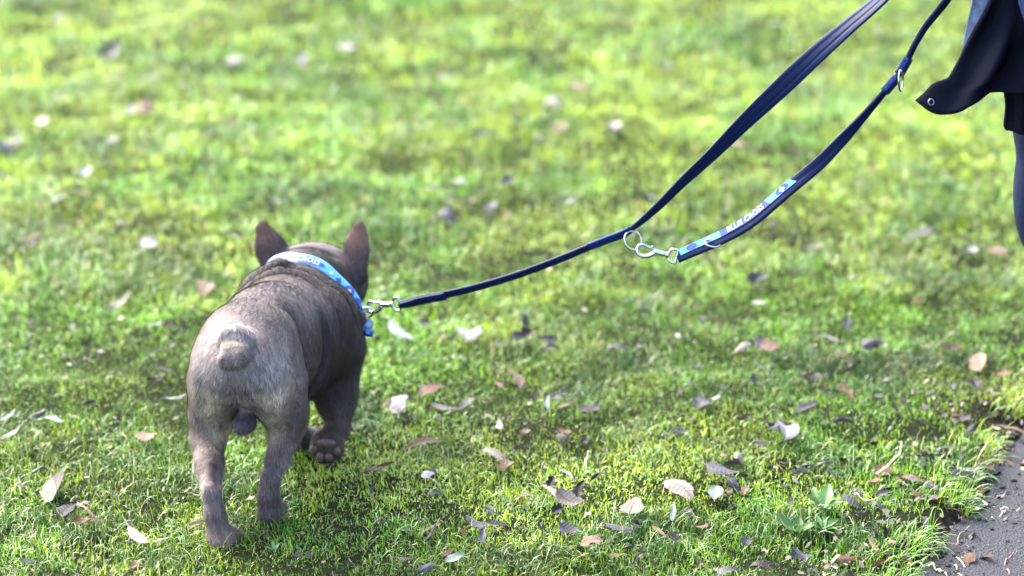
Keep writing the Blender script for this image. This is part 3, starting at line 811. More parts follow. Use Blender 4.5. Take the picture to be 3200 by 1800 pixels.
# crumbs of leaf trodden into the turf: too many and too small to count
def litter(n):
    yy = 2.62 + 2.2 * rng.random(n) ** 1.6; xx = rng.uniform(-.25, .25, n) * yy
    near = rng.random(n) < .22
    yy[near] = rng.uniform(2.60, 3.3, near.sum()); xx[near] = edge_x(yy[near]) + rng.normal(-.05, .07, near.sum())
    cl = vnoise(xx + 4, yy + 6, .12) > .42
    keep = cl | near; xx, yy = xx[keep], yy[keep]; n = len(xx)
    L_ = rng.uniform(.0022, .0075, n); a = rng.uniform(0, 6.28, n); W_ = L_ * rng.uniform(.25, .6, n)
    zz = gh(xx, yy) + np.where(path_d(xx, yy) > -.01, .008, rng.uniform(.006, .018, n))
    u = np.stack([np.cos(a), np.sin(a), rng.normal(0, .3, n)], 1) * L_[:, None]; w_ = np.stack([-np.sin(a), np.cos(a), rng.normal(0, .4, n)], 1) * W_[:, None]
    c = np.stack([xx, yy, zz], 1); up = np.array([0, 0, 1.]) * (rng.normal(0, .0015, n))[:, None]
    V = np.stack([c - u, c - u * .3 + w_, c + u * .5 + w_ * .8, c + u, c + u * .4 - w_, c - u * .4 - w_ * .9], 1) + np.stack([up, -up, up, -up, up, -up], 1)
    pal = np.array([(.016, .012, .013), (.030, .022, .020), (.060, .040, .030), (.11, .078, .058), (.055, .052, .060), (.17, .14, .115)])
    K = pal[rng.choice(6, n, p=[.34, .24, .18, .10, .09, .05])] * rng.uniform(.7, 1.3, (n, 1))
    b = np.arange(n)[:, None] * 6
    F = np.concatenate([b + np.array([0, 1, 4, 5]), b + np.array([1, 2, 3, 4])], 1).ravel()
    return mesh_np('leaf_litter', V.reshape(-1, 3), F, np.full(2 * n, 4), np.repeat(K, 6, 0))
m = NT('litter'); m.bsdf(Roughness=.6); m.b.inputs['Specular IOR Level'].default_value = .25
at = m.n('ShaderNodeAttribute', attribute_name='col'); m.l(at.outputs['Color'], m.b.inputs['Base Color'])
tag(link_mesh('leaf_litter', litter(1700), m.m, smooth=False), 'tiny dark and tan crumbs of leaf trodden into the turf', 'leaf litter', kind='stuff')

# twigs and straws
TWM = {'d': plain('twig_dark', (.03, .024, .022), .6, nscale=300, bump=.5), 'p': plain('straw_pale', (.42, .35, .24), .6, nscale=300), 't': plain('twig_tan', (.26, .19, .14), .6, nscale=300, bump=.4), 'b': plain('twig_brown', (.10, .06, .045), .6, nscale=300, bump=.4)}
TWA = {'d': 'blackened twig', 'p': 'pale dry straw stem', 't': 'tan twig', 'b': 'brown twig'}
for k, (x, y, ln, yaw, c) in enumerate(TWIGS):
    r_ = np.random.default_rng(900 + k); n = 7
    t = np.linspace(-.5, .5, n); bow = r_.normal(0, .12)
    pts = np.stack([t * ln, ln * (bow * (1 - 4 * t * t) + .02 * r_.normal(size=n)), .003 * r_.normal(size=n) + .25 * ln * abs(bow) * (t + .5)], 1)
    o = tube('twig', pts, list(np.linspace(.0016, .0007, n)), TWM[c], None, n=16, sides=6)
    o.location = (x, y, float(gh(x, y)) + (.006 if path_d(x, y) > -.02 else .018)); o.rotation_euler = (0, rnd.gauss(0, .06), R(yaw))
    zn = zone(x, y); tag(o, '%s %s' % (TWA[c], zn), 'twig', 'fallen %ss %s' % (TWA[c], zn))

# broad-leaved weeds in the turf
weed_m = leaf_material('weed_leaf', (.10, .20, .06), (.14, .24, .10), .42, spot=.02, transl=.3)
wl = []
for q in range(4):
    me = leaf_mesh('o', 700 + q); me.materials.append(weed_m); wl.append(me)
    me.polygons.foreach_set('use_smooth', np.ones(len(me.polygons), dtype=bool))
for k, (x, y, sz) in enumerate(WEEDS):
    p = empty('weed_plant', (x, y, float(gh(x, y))))
    tag(p, ['broad-leaved weed with fresh upright leaves beside the bare soil', 'low weed rosette with drooping grey-green leaves near the path', 'small weed rosette in bare soil by the path corner',
            'single young weed sprout among grey leaves', 'small weed growing near the dog\'s hind paw'][k], 'weed')
    nl = 7 if k < 3 else 4
    for q in range(nl):
        o = bpy.data.objects.new('leaf', rnd.choice(wl)); COL.objects.link(o); o.parent = p
        a = 2 * math.pi * (q + rnd.random() * .6) / nl; s_ = sz * rnd.uniform(.55, .95); el = rnd.uniform(.25, .8)
        o.scale = (s_, s_ * .75, s_)
        o.rotation_euler = (rnd.gauss(0, .2), -el, a)
        o.location = (math.cos(a) * math.cos(el) * s_ * .5, math.sin(a) * math.cos(el) * s_ * .5, .006 + math.sin(el) * s_ * .5)
# red berry skins
red_m = plain('berry_red', (.55, .025, .015), .35, nscale=400)
for k, (x, y) in enumerate(BERRIES):
    bm = bmesh.new(); bmesh.ops.create_icosphere(bm, subdivisions=2, radius=.003)
    for v in bm.verts: v.co.z *= .7; v.co *= rnd.uniform(.85, 1.1)
    me = bpy.data.meshes.new('berry'); bm.to_mesh(me); bm.free()
    o = link_mesh('berry', me, red_m); o.location = (x, y, float(gh(x, y)) + .016)
    tag(o, 'tiny red berry skin in the grass near the path', 'berry', 'red berry skins near the path')
# crumbs of soil on the tarmac
bm = bmesh.new()
for k in range(150):
    y = rnd.uniform(2.62, 3.3); x = float(edge_x(y)) + abs(rnd.gauss(0, .06)) - .02
    r_ = rnd.uniform(.001, .0042) * (1.4 if k % 9 == 0 else 1)
    q = bmesh.ops.create_icosphere(bm, subdivisions=1, radius=r_)
    ca, sa = math.cos(k), math.sin(k)
    for vt in q['verts']:
        c = Vector((vt.co.x * 1.5, vt.co.y, vt.co.z * .6)) * rnd.uniform(.7, 1.25)
        vt.co = Vector((c.x * ca - c.y * sa + x, c.x * sa + c.y * ca + y, c.z - .0085))
me = bpy.data.meshes.new('soil_crumbs'); bm.to_mesh(me); bm.free()
tag(link_mesh('soil_crumbs', me, plain('soil_crumb', (.012, .0105, .0105), .7, nscale=500, var=.5, bump=.8, spec=.2), smooth=False), 'dark soil crumbs scattered on the tarmac by the lawn edge', 'soil', kind='stuff')

# ------------------------------------------------------------------ the dog
DOG_LOC, DOG_RZ = (-0.350, 2.915, -0.003), -R(10)
def build_dog_body():
    s = SDF((-.125, -.15, -.01), (.135, .46, .33), .0026)
    E = lambda rx=0, ry=0, rz=0: Matrix.Rotation(R(rz), 3, 'Z') @ Matrix.Rotation(R(ry), 3, 'Y') @ Matrix.Rotation(R(rx), 3, 'X')
    # trunk
    s.ell((-.004, .018, .222), (.066, .066, .066), .02)
    s.ell((-.001, -.010, .222), (.050, .050, .050), .02)
    s.ell((-.001, .085, .224), (.062, .09, .064), .03)
    s.ell((.006, .165, .183), (.086, .110, .084), .03)
    s.ell((.006, .21, .15), (.070, .085, .072), .03)
    # neck and head
    s.cone((.005, .215, .192), (.005, .285, .198), .080, .064, .02)
    s.ell((.006, .335, .204), (.066, .056, .056), .02)
    for q in (-1, 1):
        s.ell((.006 + q * .043, .35, .195), (.032, .036, .036), .015)
    s.ell((.006, .397, .182), (.04, .032, .033), .015)
    s.ell((.005, .287, .222), (.052, .030, .046), .018)
    s.cone((-.050, .226, .238), (-.012, .222, .268), .016, .012, .014)
    # shoulders
    s.ell((.063, .205, .178), (.043, .058, .070), .018)
    s.ell((-.052, .210, .170), (.036, .055, .066), .018)
    # haunches
    s.ell((-.045, .012, .190), (.034, .058, .064), .018)
    s.ell((.034, .018, .190), (.036, .056, .064), .018)
    s.ell((-.034, .030, .252), (.026, .034, .022), .016, E(0, -30, 0))
    s.ell((.028, .034, .254), (.026, .034, .022), .016, E(0, 30, 0))
    # ears
    s.chain([((-.044, .333, .220), .0265), ((-.0575, .337, .251), .0205), ((-.0685, .339, .2765), .0118)], .008, flat=((-.25, 1, .05), 3.4))
    s.chain([((.064, .333, .226), .0245), ((.0705, .337, .260), .0180), ((.0745, .339, .2865), .0118)], .008, flat=((.3, 1, .05), 3.4))
    s.ell((-.056, .351, .25), (.016, .013, .034), .006, E(0, -24, 0), cut=True)
    s.ell((.070, .351, .258), (.014, .013, .034), .006, E(0, 9, 0), cut=True)
    # front legs
    s.chain([((.072, .20, .155), .040), ((.0745, .185, .105), .027), ((.0735, .182, .086), .0245), ((.079, .168, .058), .0165)], .014)
    s.ell((.0745, .178, .088), (.0235, .022, .022), .012)
    s.chain([((-.052, .20, .155), .038), ((-.042, .20, .10), .027), ((-.02, .203, .06), .019), ((.012, .20, .022), .0165)], .014)
    # lifted paw: sole turned to the rear
    s.cone((.079, .166, .055), (.070, .150, .040), .0175, .019, .008)
    s.ell((.0675, .147, .036), (.0235, .0135, .025), .008, E(18, 0, 0))
    for dx, dz in ((-.0165, .028), (-.006, .019), (.006, .019), (.0165, .027)):
        s.ell((.0665 + dx, .147, dz + .001), (.0078, .0115, .0105), .004)
    # planted front paw
    s.ell((.020, .203, .015), (.023, .028, .014), .008)
    for dx in (-.016, -.0055, .0055, .016):
        s.ell((.021 + dx, .222 - abs(dx) * .4, .0115), (.0075, .013, .0095), .004)
    # hind leg pushing off
    s.chain([((-.044, .012, .18), .040), ((-.051, .010, .140), .031), ((-.055, .022, .116), .0245)], .014)
    s.chain([((-.055, .000, .128), .025), ((-.055, -.008, .108), .0225), ((-.043, -.045, .088), .0175), ((-.030, -.082, .068), .0125)], .010)
    s.chain([((-.0295, -.088, .072), .0108), ((-.022, -.098, .044), .0128), ((-.0150, -.107, .022), .0155)], .008)
    s.cone((-.038, -.062, .098), (-.030, -.090, .074), .005, .0065, .006)
    s.ell((-.0105, -.104, .0145), (.0195, .026, .0130), .008)
    for dx in (-.014, -.005, .005, .014):
        s.ell((-.010 + dx, -.084 - abs(dx) * .5, .0115), (.0066, .012, .0090), .004)
    # hind leg stepping forward
    s.chain([((.036, .022, .18), .040), ((.043, .025, .142), .029), ((.046, .035, .118), .0245)], .014)
    s.chain([((.045, .020, .130), .0245), ((.0435, .012, .107), .0195), ((.040, -.010, .085), .0150), ((.0350, -.028, .066), .0120)], .010)
    s.chain([((.0350, -.033, .069), .0112), ((.034, -.037, .044), .0138), ((.0345, -.037, .027), .0160)], .008)
    s.cone((.040, -.020, .092), (.0355, -.036, .070), .005, .006, .006)
    s.ell((.0355, -.033, .0215), (.0178, .022, .0115), .008)
    for dx in (-.0125, -.0045, .0045, .0125):
        s.ell((.0355 + dx, -.016 - abs(dx) * .5, .019), (.0062, .011, .0085), .004)
    # tail stub and what hangs below
    s.ell((.004, -.050, .258), (.0215, .0165, .0245), .006, E(-15, 6, 0))
    s.ell((.012, -.061, .256), (.0115, .009, .0165), .0035, E(-8, 14, 0))
    s.ell((-.007, -.061, .2475), (.0125, .0085, .0125), .0035)
    for a_, b_ in zip(((-.020, -.043, .268), (-.012, -.044, .281), (.004, -.043, .2865), (.018, -.043, .282)), ((-.012, -.044, .281), (.004, -.043, .2865), (.018, -.043, .282), (.026, -.045, .270))):
        s.cone(a_, b_, .0042, .0042, .010)
    s.ell((.0015, -.026, .1435), (.0165, .0170, .0132), .003)
    s.cone((.0015, -.012, .172), (.0015, -.022, .152), .007, .009, .004)
    # creases: round the tail, between the thighs, behind the haunch, skin folds behind the neck
    s.cone((.0275, -.054, .272), (.0265, -.062, .242), .0045, .0050, .005, cut=True)
    s.cone((.0265, -.062, .242), (.004, -.068, .229), .0050, .0030, .006, cut=True)
    s.cone((-.016, -.058, .2745), (.018, -.058, .2765), .0016, .0016, .004, cut=True)
    s.cone((-.0145, -.0705, .2515), (-.0085, -.0705, .2500), .0024, .0024, .003, cut=True)
    s.cone((-.001, -.064, .228), (.0, -.056, .185), .003, .006, .012, cut=True)
    s.crease([(.0, .070 - .02 * u, .262 - .11 * u) for u in np.linspace(0, 1, 7)], [(1, 0, .55 - .7 * u) for u in np.linspace(0, 1, 7)], .008, .020, .002)
    s.crease([(.0, .064, .258 - .09 * u) for u in np.linspace(0, 1, 6)], [(-1, 0, .55 - .7 * u) for u in np.linspace(0, 1, 6)], .005, .018, .002)
    for yy, sl, rr in ((.203, .10, .0034), (.222, .06, .0026)):
        T = np.linspace(-70, 85, 14)
        s.crease([(.005, yy - sl * (1 - math.cos(R(t))) * .5, .185) for t in T], [(math.sin(R(t)), -.05, math.cos(R(t))) for t in T], rr, .009, .001)
    for dx in (-.0095, 0, .0095):
        s.cone((-.010 + dx, -.062, .021), (-.010 + dx * .9, -.086, .0265), .0019, .0012, .0035, cut=True)
        s.cone((.0355 + dx * .9, .003, .027), (.0355 + dx * .8, -.016, .0325), .0019, .0012, .0035, cut=True)
    s.cone((-.0300, -.0935, .078), (-.0290, -.0960, .0705), .0050, .0060, .006)
    s.cone((.0352, -.0385, .0745), (.0350, -.0410, .0675), .0048, .0058, .006)
    s.crease([(.006, .318, .2)] * 5, [(math.sin(u), 0, math.cos(u)) for u in np.linspace(-.6, .75, 5)], .0024, .007, .001)
    s.crease([(.03, .028, .20 - .016 * k) for k in range(5)], [(1, -.75, 0)] * 5, .004, .016, .001)
    s.crease([(.0, .150 - .008 * k, .215 - .017 * k) for k in range(6)], [(1, -.25, .35 - .12 * k) for k in range(6)], .004, .016, .001)
    s.crease([(-.02, -.01, .20 - .014 * k) for k in range(6)], [(-.75, -1, 0)] * 6, .003, .014, .001)
    # tendon groove of each hind leg, elbow fold
    s.crease([(-.041, -.040, .094), (-.033, -.066, .080), (-.026, -.090, .062)], [(.55, -.8, .3)] * 3, .0022, .006, .001, .05)
    s.crease([(.04, -.004, .094), (.037, -.018, .080), (.0345, -.034, .060)], [(.6, -.8, .3)] * 3, .0022, .006, .001, .05)
    s.crease([(.068, .165, .14), (.070, .168, .118), (.074, .172, .100)], [(.3, -1, .1)] * 3, .004, .010, .001, .08)
    return s, s.mesh(2)
DS, (P, Q) = build_dog_body()
N = vert_normals(P, Q)

def coat_colour(P, N):
    """Markings of the coat: lilac grey with browner flanks, paler rump, fawn at the tail and thighs."""
    x, y, z = P.T
    mot = noise3(P, .035); mot2 = noise3(P, .012)
    C = np.tile(np.array([.086, .068, .066]), (len(P), 1))
    def put(w, c):
        C[:] = C * (1 - w[:, None]) + np.array(c) * w[:, None]
    big = noise3(P + 3.1, .06)
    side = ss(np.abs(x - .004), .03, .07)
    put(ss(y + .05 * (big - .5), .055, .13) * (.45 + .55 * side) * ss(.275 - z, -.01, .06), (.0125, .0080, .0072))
    put(ss(y, .15, .21) * (.5 + .5 * big), (.024, .0165, .0155))
    put(ss(y, .27, .31) * .6, (.092, .074, .076))
    put(np.exp(-((x - .002) / .016) ** 2) * ss(.19 - y, 0, .05) * ss(z, .27, .285) * .5, (.06, .048, .055))
    put(ss(.035 - y + .04 * (big - .5), 0, .06) * ss(z, .10, .17) * .85, (.215, .180, .176))
    put(ss(.155 - z, 0, .03) * ss(.1 - y, 0, .03) * .8, (.098, .069, .062))
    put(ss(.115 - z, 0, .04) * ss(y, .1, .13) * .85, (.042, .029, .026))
    hock = np.exp(-((z - .078) / .014) ** 2) * ss(.02 - y, 0, .03)
    put(hock * .6, (.185, .155, .155))
    put(ss(.060 - z, 0, .015) * ss(z, .022, .034) * ss(.02 - y, 0, .03) * .6, (.058, .046, .046))
    # fawn fringe down the back of each thigh
    for cx, s_ in ((-.034, 1), (.032, -1)):
        d = (x - cx + s_ * (z - .15) * .25) / .018
        put(np.clip(1.3 * np.exp(-d * d), 0, 1) * ss(z, .095, .13) * ss(.215 - z, 0, .03) * ss(-.0 - y, -.02, .01) * (.4 + .7 * mot2), (.50, .41, .29))
    # inside of the thighs
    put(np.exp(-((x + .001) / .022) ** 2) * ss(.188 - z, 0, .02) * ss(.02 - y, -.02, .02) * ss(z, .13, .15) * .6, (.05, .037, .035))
    # round the tail
    e = ((x + .001) / .017) ** 2 + ((z - .2695) / .0065) ** 2
    put(np.exp(-e) * ss(-.035 - y, 0, .012) * .8, (.36, .295, .215))
    e = ((x + .008) / .012) ** 2 + ((z - .249) / .010) ** 2
    put(np.exp(-e) * ss(-.05 - y, 0, .01) * .75, (.19, .14, .155))
    e = ((x + .012) / .004) ** 2 + ((z - .2515) / .0035) ** 2
    put(np.exp(-e) * ss(-.05 - y, 0, .01), (.08, .022, .028))
    e = ((x - .017) / .008) ** 2 + ((z - .258) / .014) ** 2
    put(np.exp(-e) * ss(-.045 - y, 0, .01) * .7, (.10, .088, .096))
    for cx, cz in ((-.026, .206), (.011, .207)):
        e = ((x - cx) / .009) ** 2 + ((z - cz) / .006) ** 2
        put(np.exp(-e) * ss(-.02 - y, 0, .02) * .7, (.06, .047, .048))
        e = ((x - cx - .006) / .012) ** 2 + ((z - cz - .012) / .008) ** 2
        put(np.exp(-e) * ss(-.02 - y, 0, .02) * .5, (.25, .21, .18))
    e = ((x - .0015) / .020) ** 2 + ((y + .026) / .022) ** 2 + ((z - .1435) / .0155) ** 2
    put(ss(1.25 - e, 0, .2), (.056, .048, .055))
    # ears: warm brown tips and rims
    put(ss(z, .222, .280) * ss(y, .318, .326) * ss(np.abs(x - .006), .045, .055) * .9, (.175, .100, .078))
    put(ss(.012 - z, 0, .008) * .4, (.13, .105, .105))
    mot3 = noise3(P + 1.7, .0065)
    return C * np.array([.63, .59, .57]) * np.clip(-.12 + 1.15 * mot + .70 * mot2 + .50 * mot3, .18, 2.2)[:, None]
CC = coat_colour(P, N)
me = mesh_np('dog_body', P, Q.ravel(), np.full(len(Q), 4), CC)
m = NT('coat_skin')
m.bsdf(Roughness=.62)
m.b.inputs['Specular IOR Level'].default_value = .15
m.b.inputs['Sheen Weight'].default_value = .05
at = m.n('ShaderNodeAttribute', attribute_name='col')
nz = m.noise(420, 2)
mx = m.n('ShaderNodeMix', data_type='RGBA', blend_type='MULTIPLY')
mx.inputs['Factor'].default_value = .55
rp = m.ramp(nz.outputs[0], [(.3, (.45, .45, .45)), (.7, (1.25, 1.25, 1.25))])
m.l(at.outputs['Color'], mx.inputs['A']); m.l(rp.outputs[0], mx.inputs['B'])
m.l(mx.outputs['Result'], m.b.inputs['Base Color'])
m.bump(nz.outputs[0], .35, .0015)
dog = empty('dog', DOG_LOC, DOG_RZ)
tag(dog, 'stocky lilac-grey bulldog with upright ears walking away across the lawn', 'dog')
body = link_mesh('body', me, m.m, dog)

# short coat: single tapered hairs lying along the body
def make_fur(n):
    T = np.vstack([Q[:, [0, 1, 2]], Q[:, [0, 2, 3]]])
    ar = np.linalg.norm(np.cross(P[T[:, 1]] - P[T[:, 0]], P[T[:, 2]] - P[T[:, 0]]), axis=1)
    pick = rng.choice(len(T), n, p=ar / ar.sum())
    b = rng.random((n, 2)); sw = b.sum(1) > 1; b[sw] = 1 - b[sw]
    w3 = np.stack([1 - b.sum(1), b[:, 0], b[:, 1]], 1)[..., None]
    X = (P[T[pick]] * w3).sum(1); NN = (N[T[pick]] * w3).sum(1); C = (CC[T[pick]] * w3).sum(1)
    NN /= np.linalg.norm(NN, axis=1, keepdims=True)
    x, y, z = X.T
    leg = ss(.15 - z, 0, .05)[:, None]
    fl = np.array([0, -1, -.35]) * (1 - leg) + np.array([0, -.25, -1.]) * leg
    fl = fl + np.stack([0 * x, 0 * x, -np.abs(NN[:, 0]) * .6], 1)
    rear = (ss(-.01 - y, 0, .04) * ss(z, .12, .16))[:, None]
    fl = fl * (1 - rear) + np.stack([np.sign(x) * .35, 0 * x, -1 + 0 * x], 1) * rear
    ear = (ss(z, .235, .25) * ss(y, .31, .325))[:, None]
    fl = fl * (1 - ear) + np.array([0, -.1, 1.]) * ear
    fl = fl + rng.normal(0, .20, (n, 3)) + (noise3(X, .02) - .5)[:, None] * np.array([1.2, 0, .8])
    fl -= NN * (fl * NN).sum(1, keepdims=True)
    fl /= np.linalg.norm(fl, axis=1, keepdims=True)
    lift = rng.uniform(.10, .42, (n, 1))
    d = fl * np.sqrt(1 - lift ** 2) + NN * lift
    tl_ = np.exp(-(((x - .004) / .028) ** 2 + ((z - .258) / .030) ** 2))[:, None] * ss(-.03 - y, 0, .01)[:, None]
    ln = rng.uniform(.0048, .0100, (n, 1)) * (1 + .35 * rear) * (1 - .35 * ear) * (1 - .6 * tl_)
    sd = np.cross(NN, d); sd /= np.linalg.norm(sd, axis=1, keepdims=True)
    hw = rng.uniform(.00022, .00050, (n, 1))
    base = X - NN * .0006
    V = np.stack([base - sd * hw, base + sd * hw, base + d * ln], 1).reshape(-1, 3)
    tone = C * rng.uniform(.5, 1.5, (n, 1)) * (.35 + 1.3 * vnoise(X[:, 0] * 2 + X[:, 2], X[:, 1] - X[:, 2] * .5, .0045))[:, None]
    col = np.stack([tone * .85, tone * .85, np.minimum(tone * 1.35 + .008, .9)], 1).reshape(-1, 3)
    return mesh_np('coat_hair', V, np.arange(3 * n), np.full(n, 3), col)
m = NT('coat_hair')
m.bsdf(Roughness=.55)
m.b.inputs['Specular IOR Level'].default_value = .22
at = m.n('ShaderNodeAttribute', attribute_name='col')
m.l(at.outputs['Color'], m.b.inputs['Base Color'])
fur = link_mesh('fur', make_fur(190000), m.m, dog)
tag(fur, 'short lilac-grey and fawn hair', kind='stuff')

pad_m = plain('paw_pad', (.062, .030, .027), .6, nscale=300, var=.35, bump=.5)
rt = Matrix.Rotation(R(20), 3, 'X')
for c, r in (((.0705, .1335, .0445), (.0135, .0055, .0085)), ((.0510, .1365, .0320), (.0062, .0055, .0085)), ((.0610, .1345, .0225), (.0062, .0055, .0085)),
             ((.0730, .1345, .0225), (.0062, .0055, .0085)), ((.0835, .1370, .0315), (.0058, .0055, .0085))):
    ball('paw_pad', c, r, pad_m, dog, rt)
claw_m = plain('claw', (.06, .045, .04), .35)
for c in ((.0600, .143, .0075), (.0735, .143, .0075), (.049, .145, .0165), (.085, .146, .016)):
    tube('claw', [c, (c[0], c[1] + .003, c[2] - .003), (c[0], c[1] + .003, c[2] - .006)], [.0016, .0012, .0003], claw_m, dog, n=6, sides=6)
for k, dx in enumerate((-.016, -.0055, .0055, .016)):
    tube('claw', [(.021 + dx, .233 - abs(dx) * .4, .012), (.021 + dx, .240 - abs(dx) * .4, .009), (.021 + dx, .243 - abs(dx) * .4, .005)], [.0022, .0017, .0004], claw_m, dog, n=6, sides=6)
eye_m = plain('eye', (.03, .018, .012), .08)
for q in (-1, 1):
    ball('eye', (.006 + q * .038, .383, .212), (.009, .008, .009), eye_m, dog)
nose_m = plain('nose', (.035, .03, .035), .35, nscale=400, bump=.4)
nose = ball('nose', (.006, .427, .190), (.016, .008, .012), nose_m, dog)
for q in (-1, 1):
    ball('nostril', (.006 + q * .007, .434, .189), (.003, .002, .0035), eye_m, nose)
tube('mouth_line', [(-.024, .412, .168), (-.012, .425, .172), (.006, .430, .178), (.024, .425, .172), (.036, .412, .168)], .0014, nose_m, dog, n=16)

# ------------------------------------------------------------------ the collar
T = np.radians(np.arange(0, 360, 4.0))
cp = []
for t in T:
    yy = .240 + .012 * math.cos(t) + .02 * (math.cos(t) < 0) * -math.cos(t) + .030 * max(-math.sin(t), 0)
    a = np.array([.005, yy, .190]); d = np.array([math.sin(t), 0, math.cos(t)])
    r = np.linalg.norm(DS.hit(a, d, .14) - a)
    cp.append((a, d, min(r, .092 if math.cos(t) > -.2 else .080)))
rad = np.array([c[2] for c in cp])
for _ in range(4): rad = (np.roll(rad, 1) + 2 * rad + np.roll(rad, -1)) / 4
path = np.array([c[0] + c[1] * (r + .0022) for c, r in zip(cp, rad)])
# starts under the throat so that the printed side is one unbroken run
path = np.roll(path, -45, 0)

collar = empty('dog_collar', DOG_LOC, DOG_RZ)
tag(collar, 'light blue collar with white lettering and crosses round the dog\'s neck', 'dog collar')
up_ = np.maximum(np.cos(np.roll(T, -45)), 0)[:, None]
path = path + np.array([0, 0, .0035]) * up_
cb = Band(path, np.array([0, 1., 0]) + .65 * np.stack([np.maximum(np.sin(np.roll(T, -45)), 0), 0 * T, up_[:, 0] * 1.1], 1), .0086, closed=True)
light_blue = plain('print_light_blue', (.060, .235, .44), .5, nscale=900, var=.12, bump=.15)
royal = plain('print_royal_blue', (.004, .030, .18), .5, nscale=900, var=.15)
navy_print = plain('print_navy', (.004, .020, .15), .5, nscale=900, var=.15)
white_print = plain('print_white', (.34, .36, .40), .5, nscale=900, var=.05)
black_web = plain('black_webbing', (.012, .012, .018), .7, nscale=900, var=.4, bump=.4)
metal = plain('nickel', (.34, .33, .33), .20, metal=1.0, nscale=120, var=.15)
prof = [(-1, -.0012), (-1, .0002), (-.93, .0009), (-.5, .0012), (0, .0013), (.5, .0012), (.93, .0009), (1, .0002), (1, -.0012), (0, -.0014)]
band = cb.sweep('band', prof, light_blue, collar)
lining = cb.sweep('lining', [(-.96, -.0030), (-.96, -.0013), (.96, -.0013), (.96, -.0030)], black_web, collar)
S0 = cb.L[45]
dS = (cb.L[46] - cb.L[44]) / 8.0          # metres for each degree near the nape
at_t = lambda t: float(np.interp(t, np.arange(-180, 180, 4), cb.L))
h0 = .0016
cb.print_poly('printed_oval', disc(at_t(-3), 0, at_t(31) - at_t(-3), .0070, 28), h0, royal, collar, 5)
cb.print_text('lettering', 'BLUE CROSS', at_t(1), .0112, h0 + .0003, white_print, collar, shear=.22, bold=.0001)
cb.print_poly('printed_cross', plus(at_t(39), .0005, .0032), h0, white_print, collar)
cb.print_poly('printed_cross', plus(at_t(50), -.0005, .0050), h0, navy_print, collar)
cb.print_poly('printed_disc', disc(at_t(64), .0005, .0085, .0068, 20), h0, royal, collar)
cb.print_poly('printed_cross', plus(at_t(64), .0005, .0032), h0 + .0003, white_print, collar)
cb.print_poly('printed_disc', disc(at_t(76), .0015, .0070, .0058, 16), h0, royal, collar)
cb.print_poly('printed_disc', disc(at_t(83), -.0012, .0066, .0062, 16), h0, navy_print, collar)
cb.print_poly('printed_disc', disc(at_t(-44), .0, .0075, .0065, 16), h0, navy_print, collar)
cb.print_poly('printed_cross', plus(at_t(-44), 0, .0034), h0 + .0003, white_print, collar)
cb.print_poly('printed_cross', plus(at_t(-58), .0005, .0048), h0, royal, collar)
cb.print_poly('printed_cross', plus(at_t(-70), 0, .0034), h0, white_print, collar)
# black keeper tab and D-ring low on the flank side of the neck
tube('keeper_tab', [(.094, .228, .206), (.100, .229, .198), (.101, .231, .188), (.095, .233, .180)], [.006, .0075, .0075, .006], black_web, collar, n=12, sides=10)
ringp = [(.1065 + .0105 * math.cos(t), .2335 - .002 * math.sin(t), .2025 + .0085 * math.sin(t) + .002 * math.cos(t)) for t in np.linspace(0, 2 * math.pi, 24, endpoint=False)]
tube('ring', ringp, .0016, metal, collar, closed=True)
tl = Band(smooth_path([(.096, .228, .184), (.104, .224, .181), (.1135, .219, .1785), (.120, .215, .1805)], 12), (.15, .3, .9), np.linspace(.0075, .0050, 12))
tail_end = tl.sweep('loose_end', [(-1, -.0012), (-1, .0012), (1, .0012), (1, -.0012)], royal, collar)
tl.print_poly('printed_disc', disc(tl.L[-1] * .72, .001, .005, .0035, 14), .0016, light_blue, tail_end)
tl.print_poly('printed_cross', plus(tl.L[-1] * .35, 0, .003), .0016, white_print, tail_end)
# identity disc hanging from the ring
disc_t = empty('identity_tag', DOG_LOC, DOG_RZ)
tag(disc_t, 'round steel tag with blue paw-like marks hanging from the collar ring', 'dog tag')
bm = bmesh.new()
bmesh.ops.create_cone(bm, cap_ends=True, segments=28, radius1=.0098, radius2=.0098, depth=.0014)
bmesh.ops.bevel(bm, geom=[e for e in bm.edges], offset=.0004, segments=1, affect='EDGES')
TM = Matrix.Translation((.1085, .2275, .1875)) @ Matrix.Rotation(R(18), 4, 'Z') @ Matrix.Rotation(R(78), 4, 'X')
bmesh.ops.transform(bm, matrix=TM, verts=bm.verts)
me = bpy.data.meshes.new('disc'); bm.to_mesh(me); bm.free()
link_mesh('disc', me, plain('tag_steel', (.13, .135, .145), .3, metal=.9), disc_t, smooth=False)
enamel = plain('enamel', (.02, .20, .38), .25)
for dx, dy, r, mm in ((.0045, .0030, .0026, enamel), (.0012, -.0048, .0026, enamel), (-.0045, .0005, .0030, navy_print), (.0005, .0055, .0022, navy_print)):
    bm = bmesh.new()
    bmesh.ops.create_cone(bm, cap_ends=True, segments=14, radius1=r, radius2=r, depth=.0006)
    bmesh.ops.transform(bm, matrix=TM @ Matrix.Translation((dx, dy, .0009)), verts=bm.verts)
    me = bpy.data.meshes.new('enamel_mark'); bm.to_mesh(me); bm.free()
    link_mesh('enamel_mark', me, mm, disc_t, smooth=False)
jr = [(.1075 + .001 * math.sin(t), .2300 + .003 * math.cos(t), .1975 + .0045 * math.sin(t)) for t in np.linspace(0, 2 * math.pi, 16, endpoint=False)]
tube('jump_ring', jr, .0009, metal, disc_t, closed=True, sides=6)

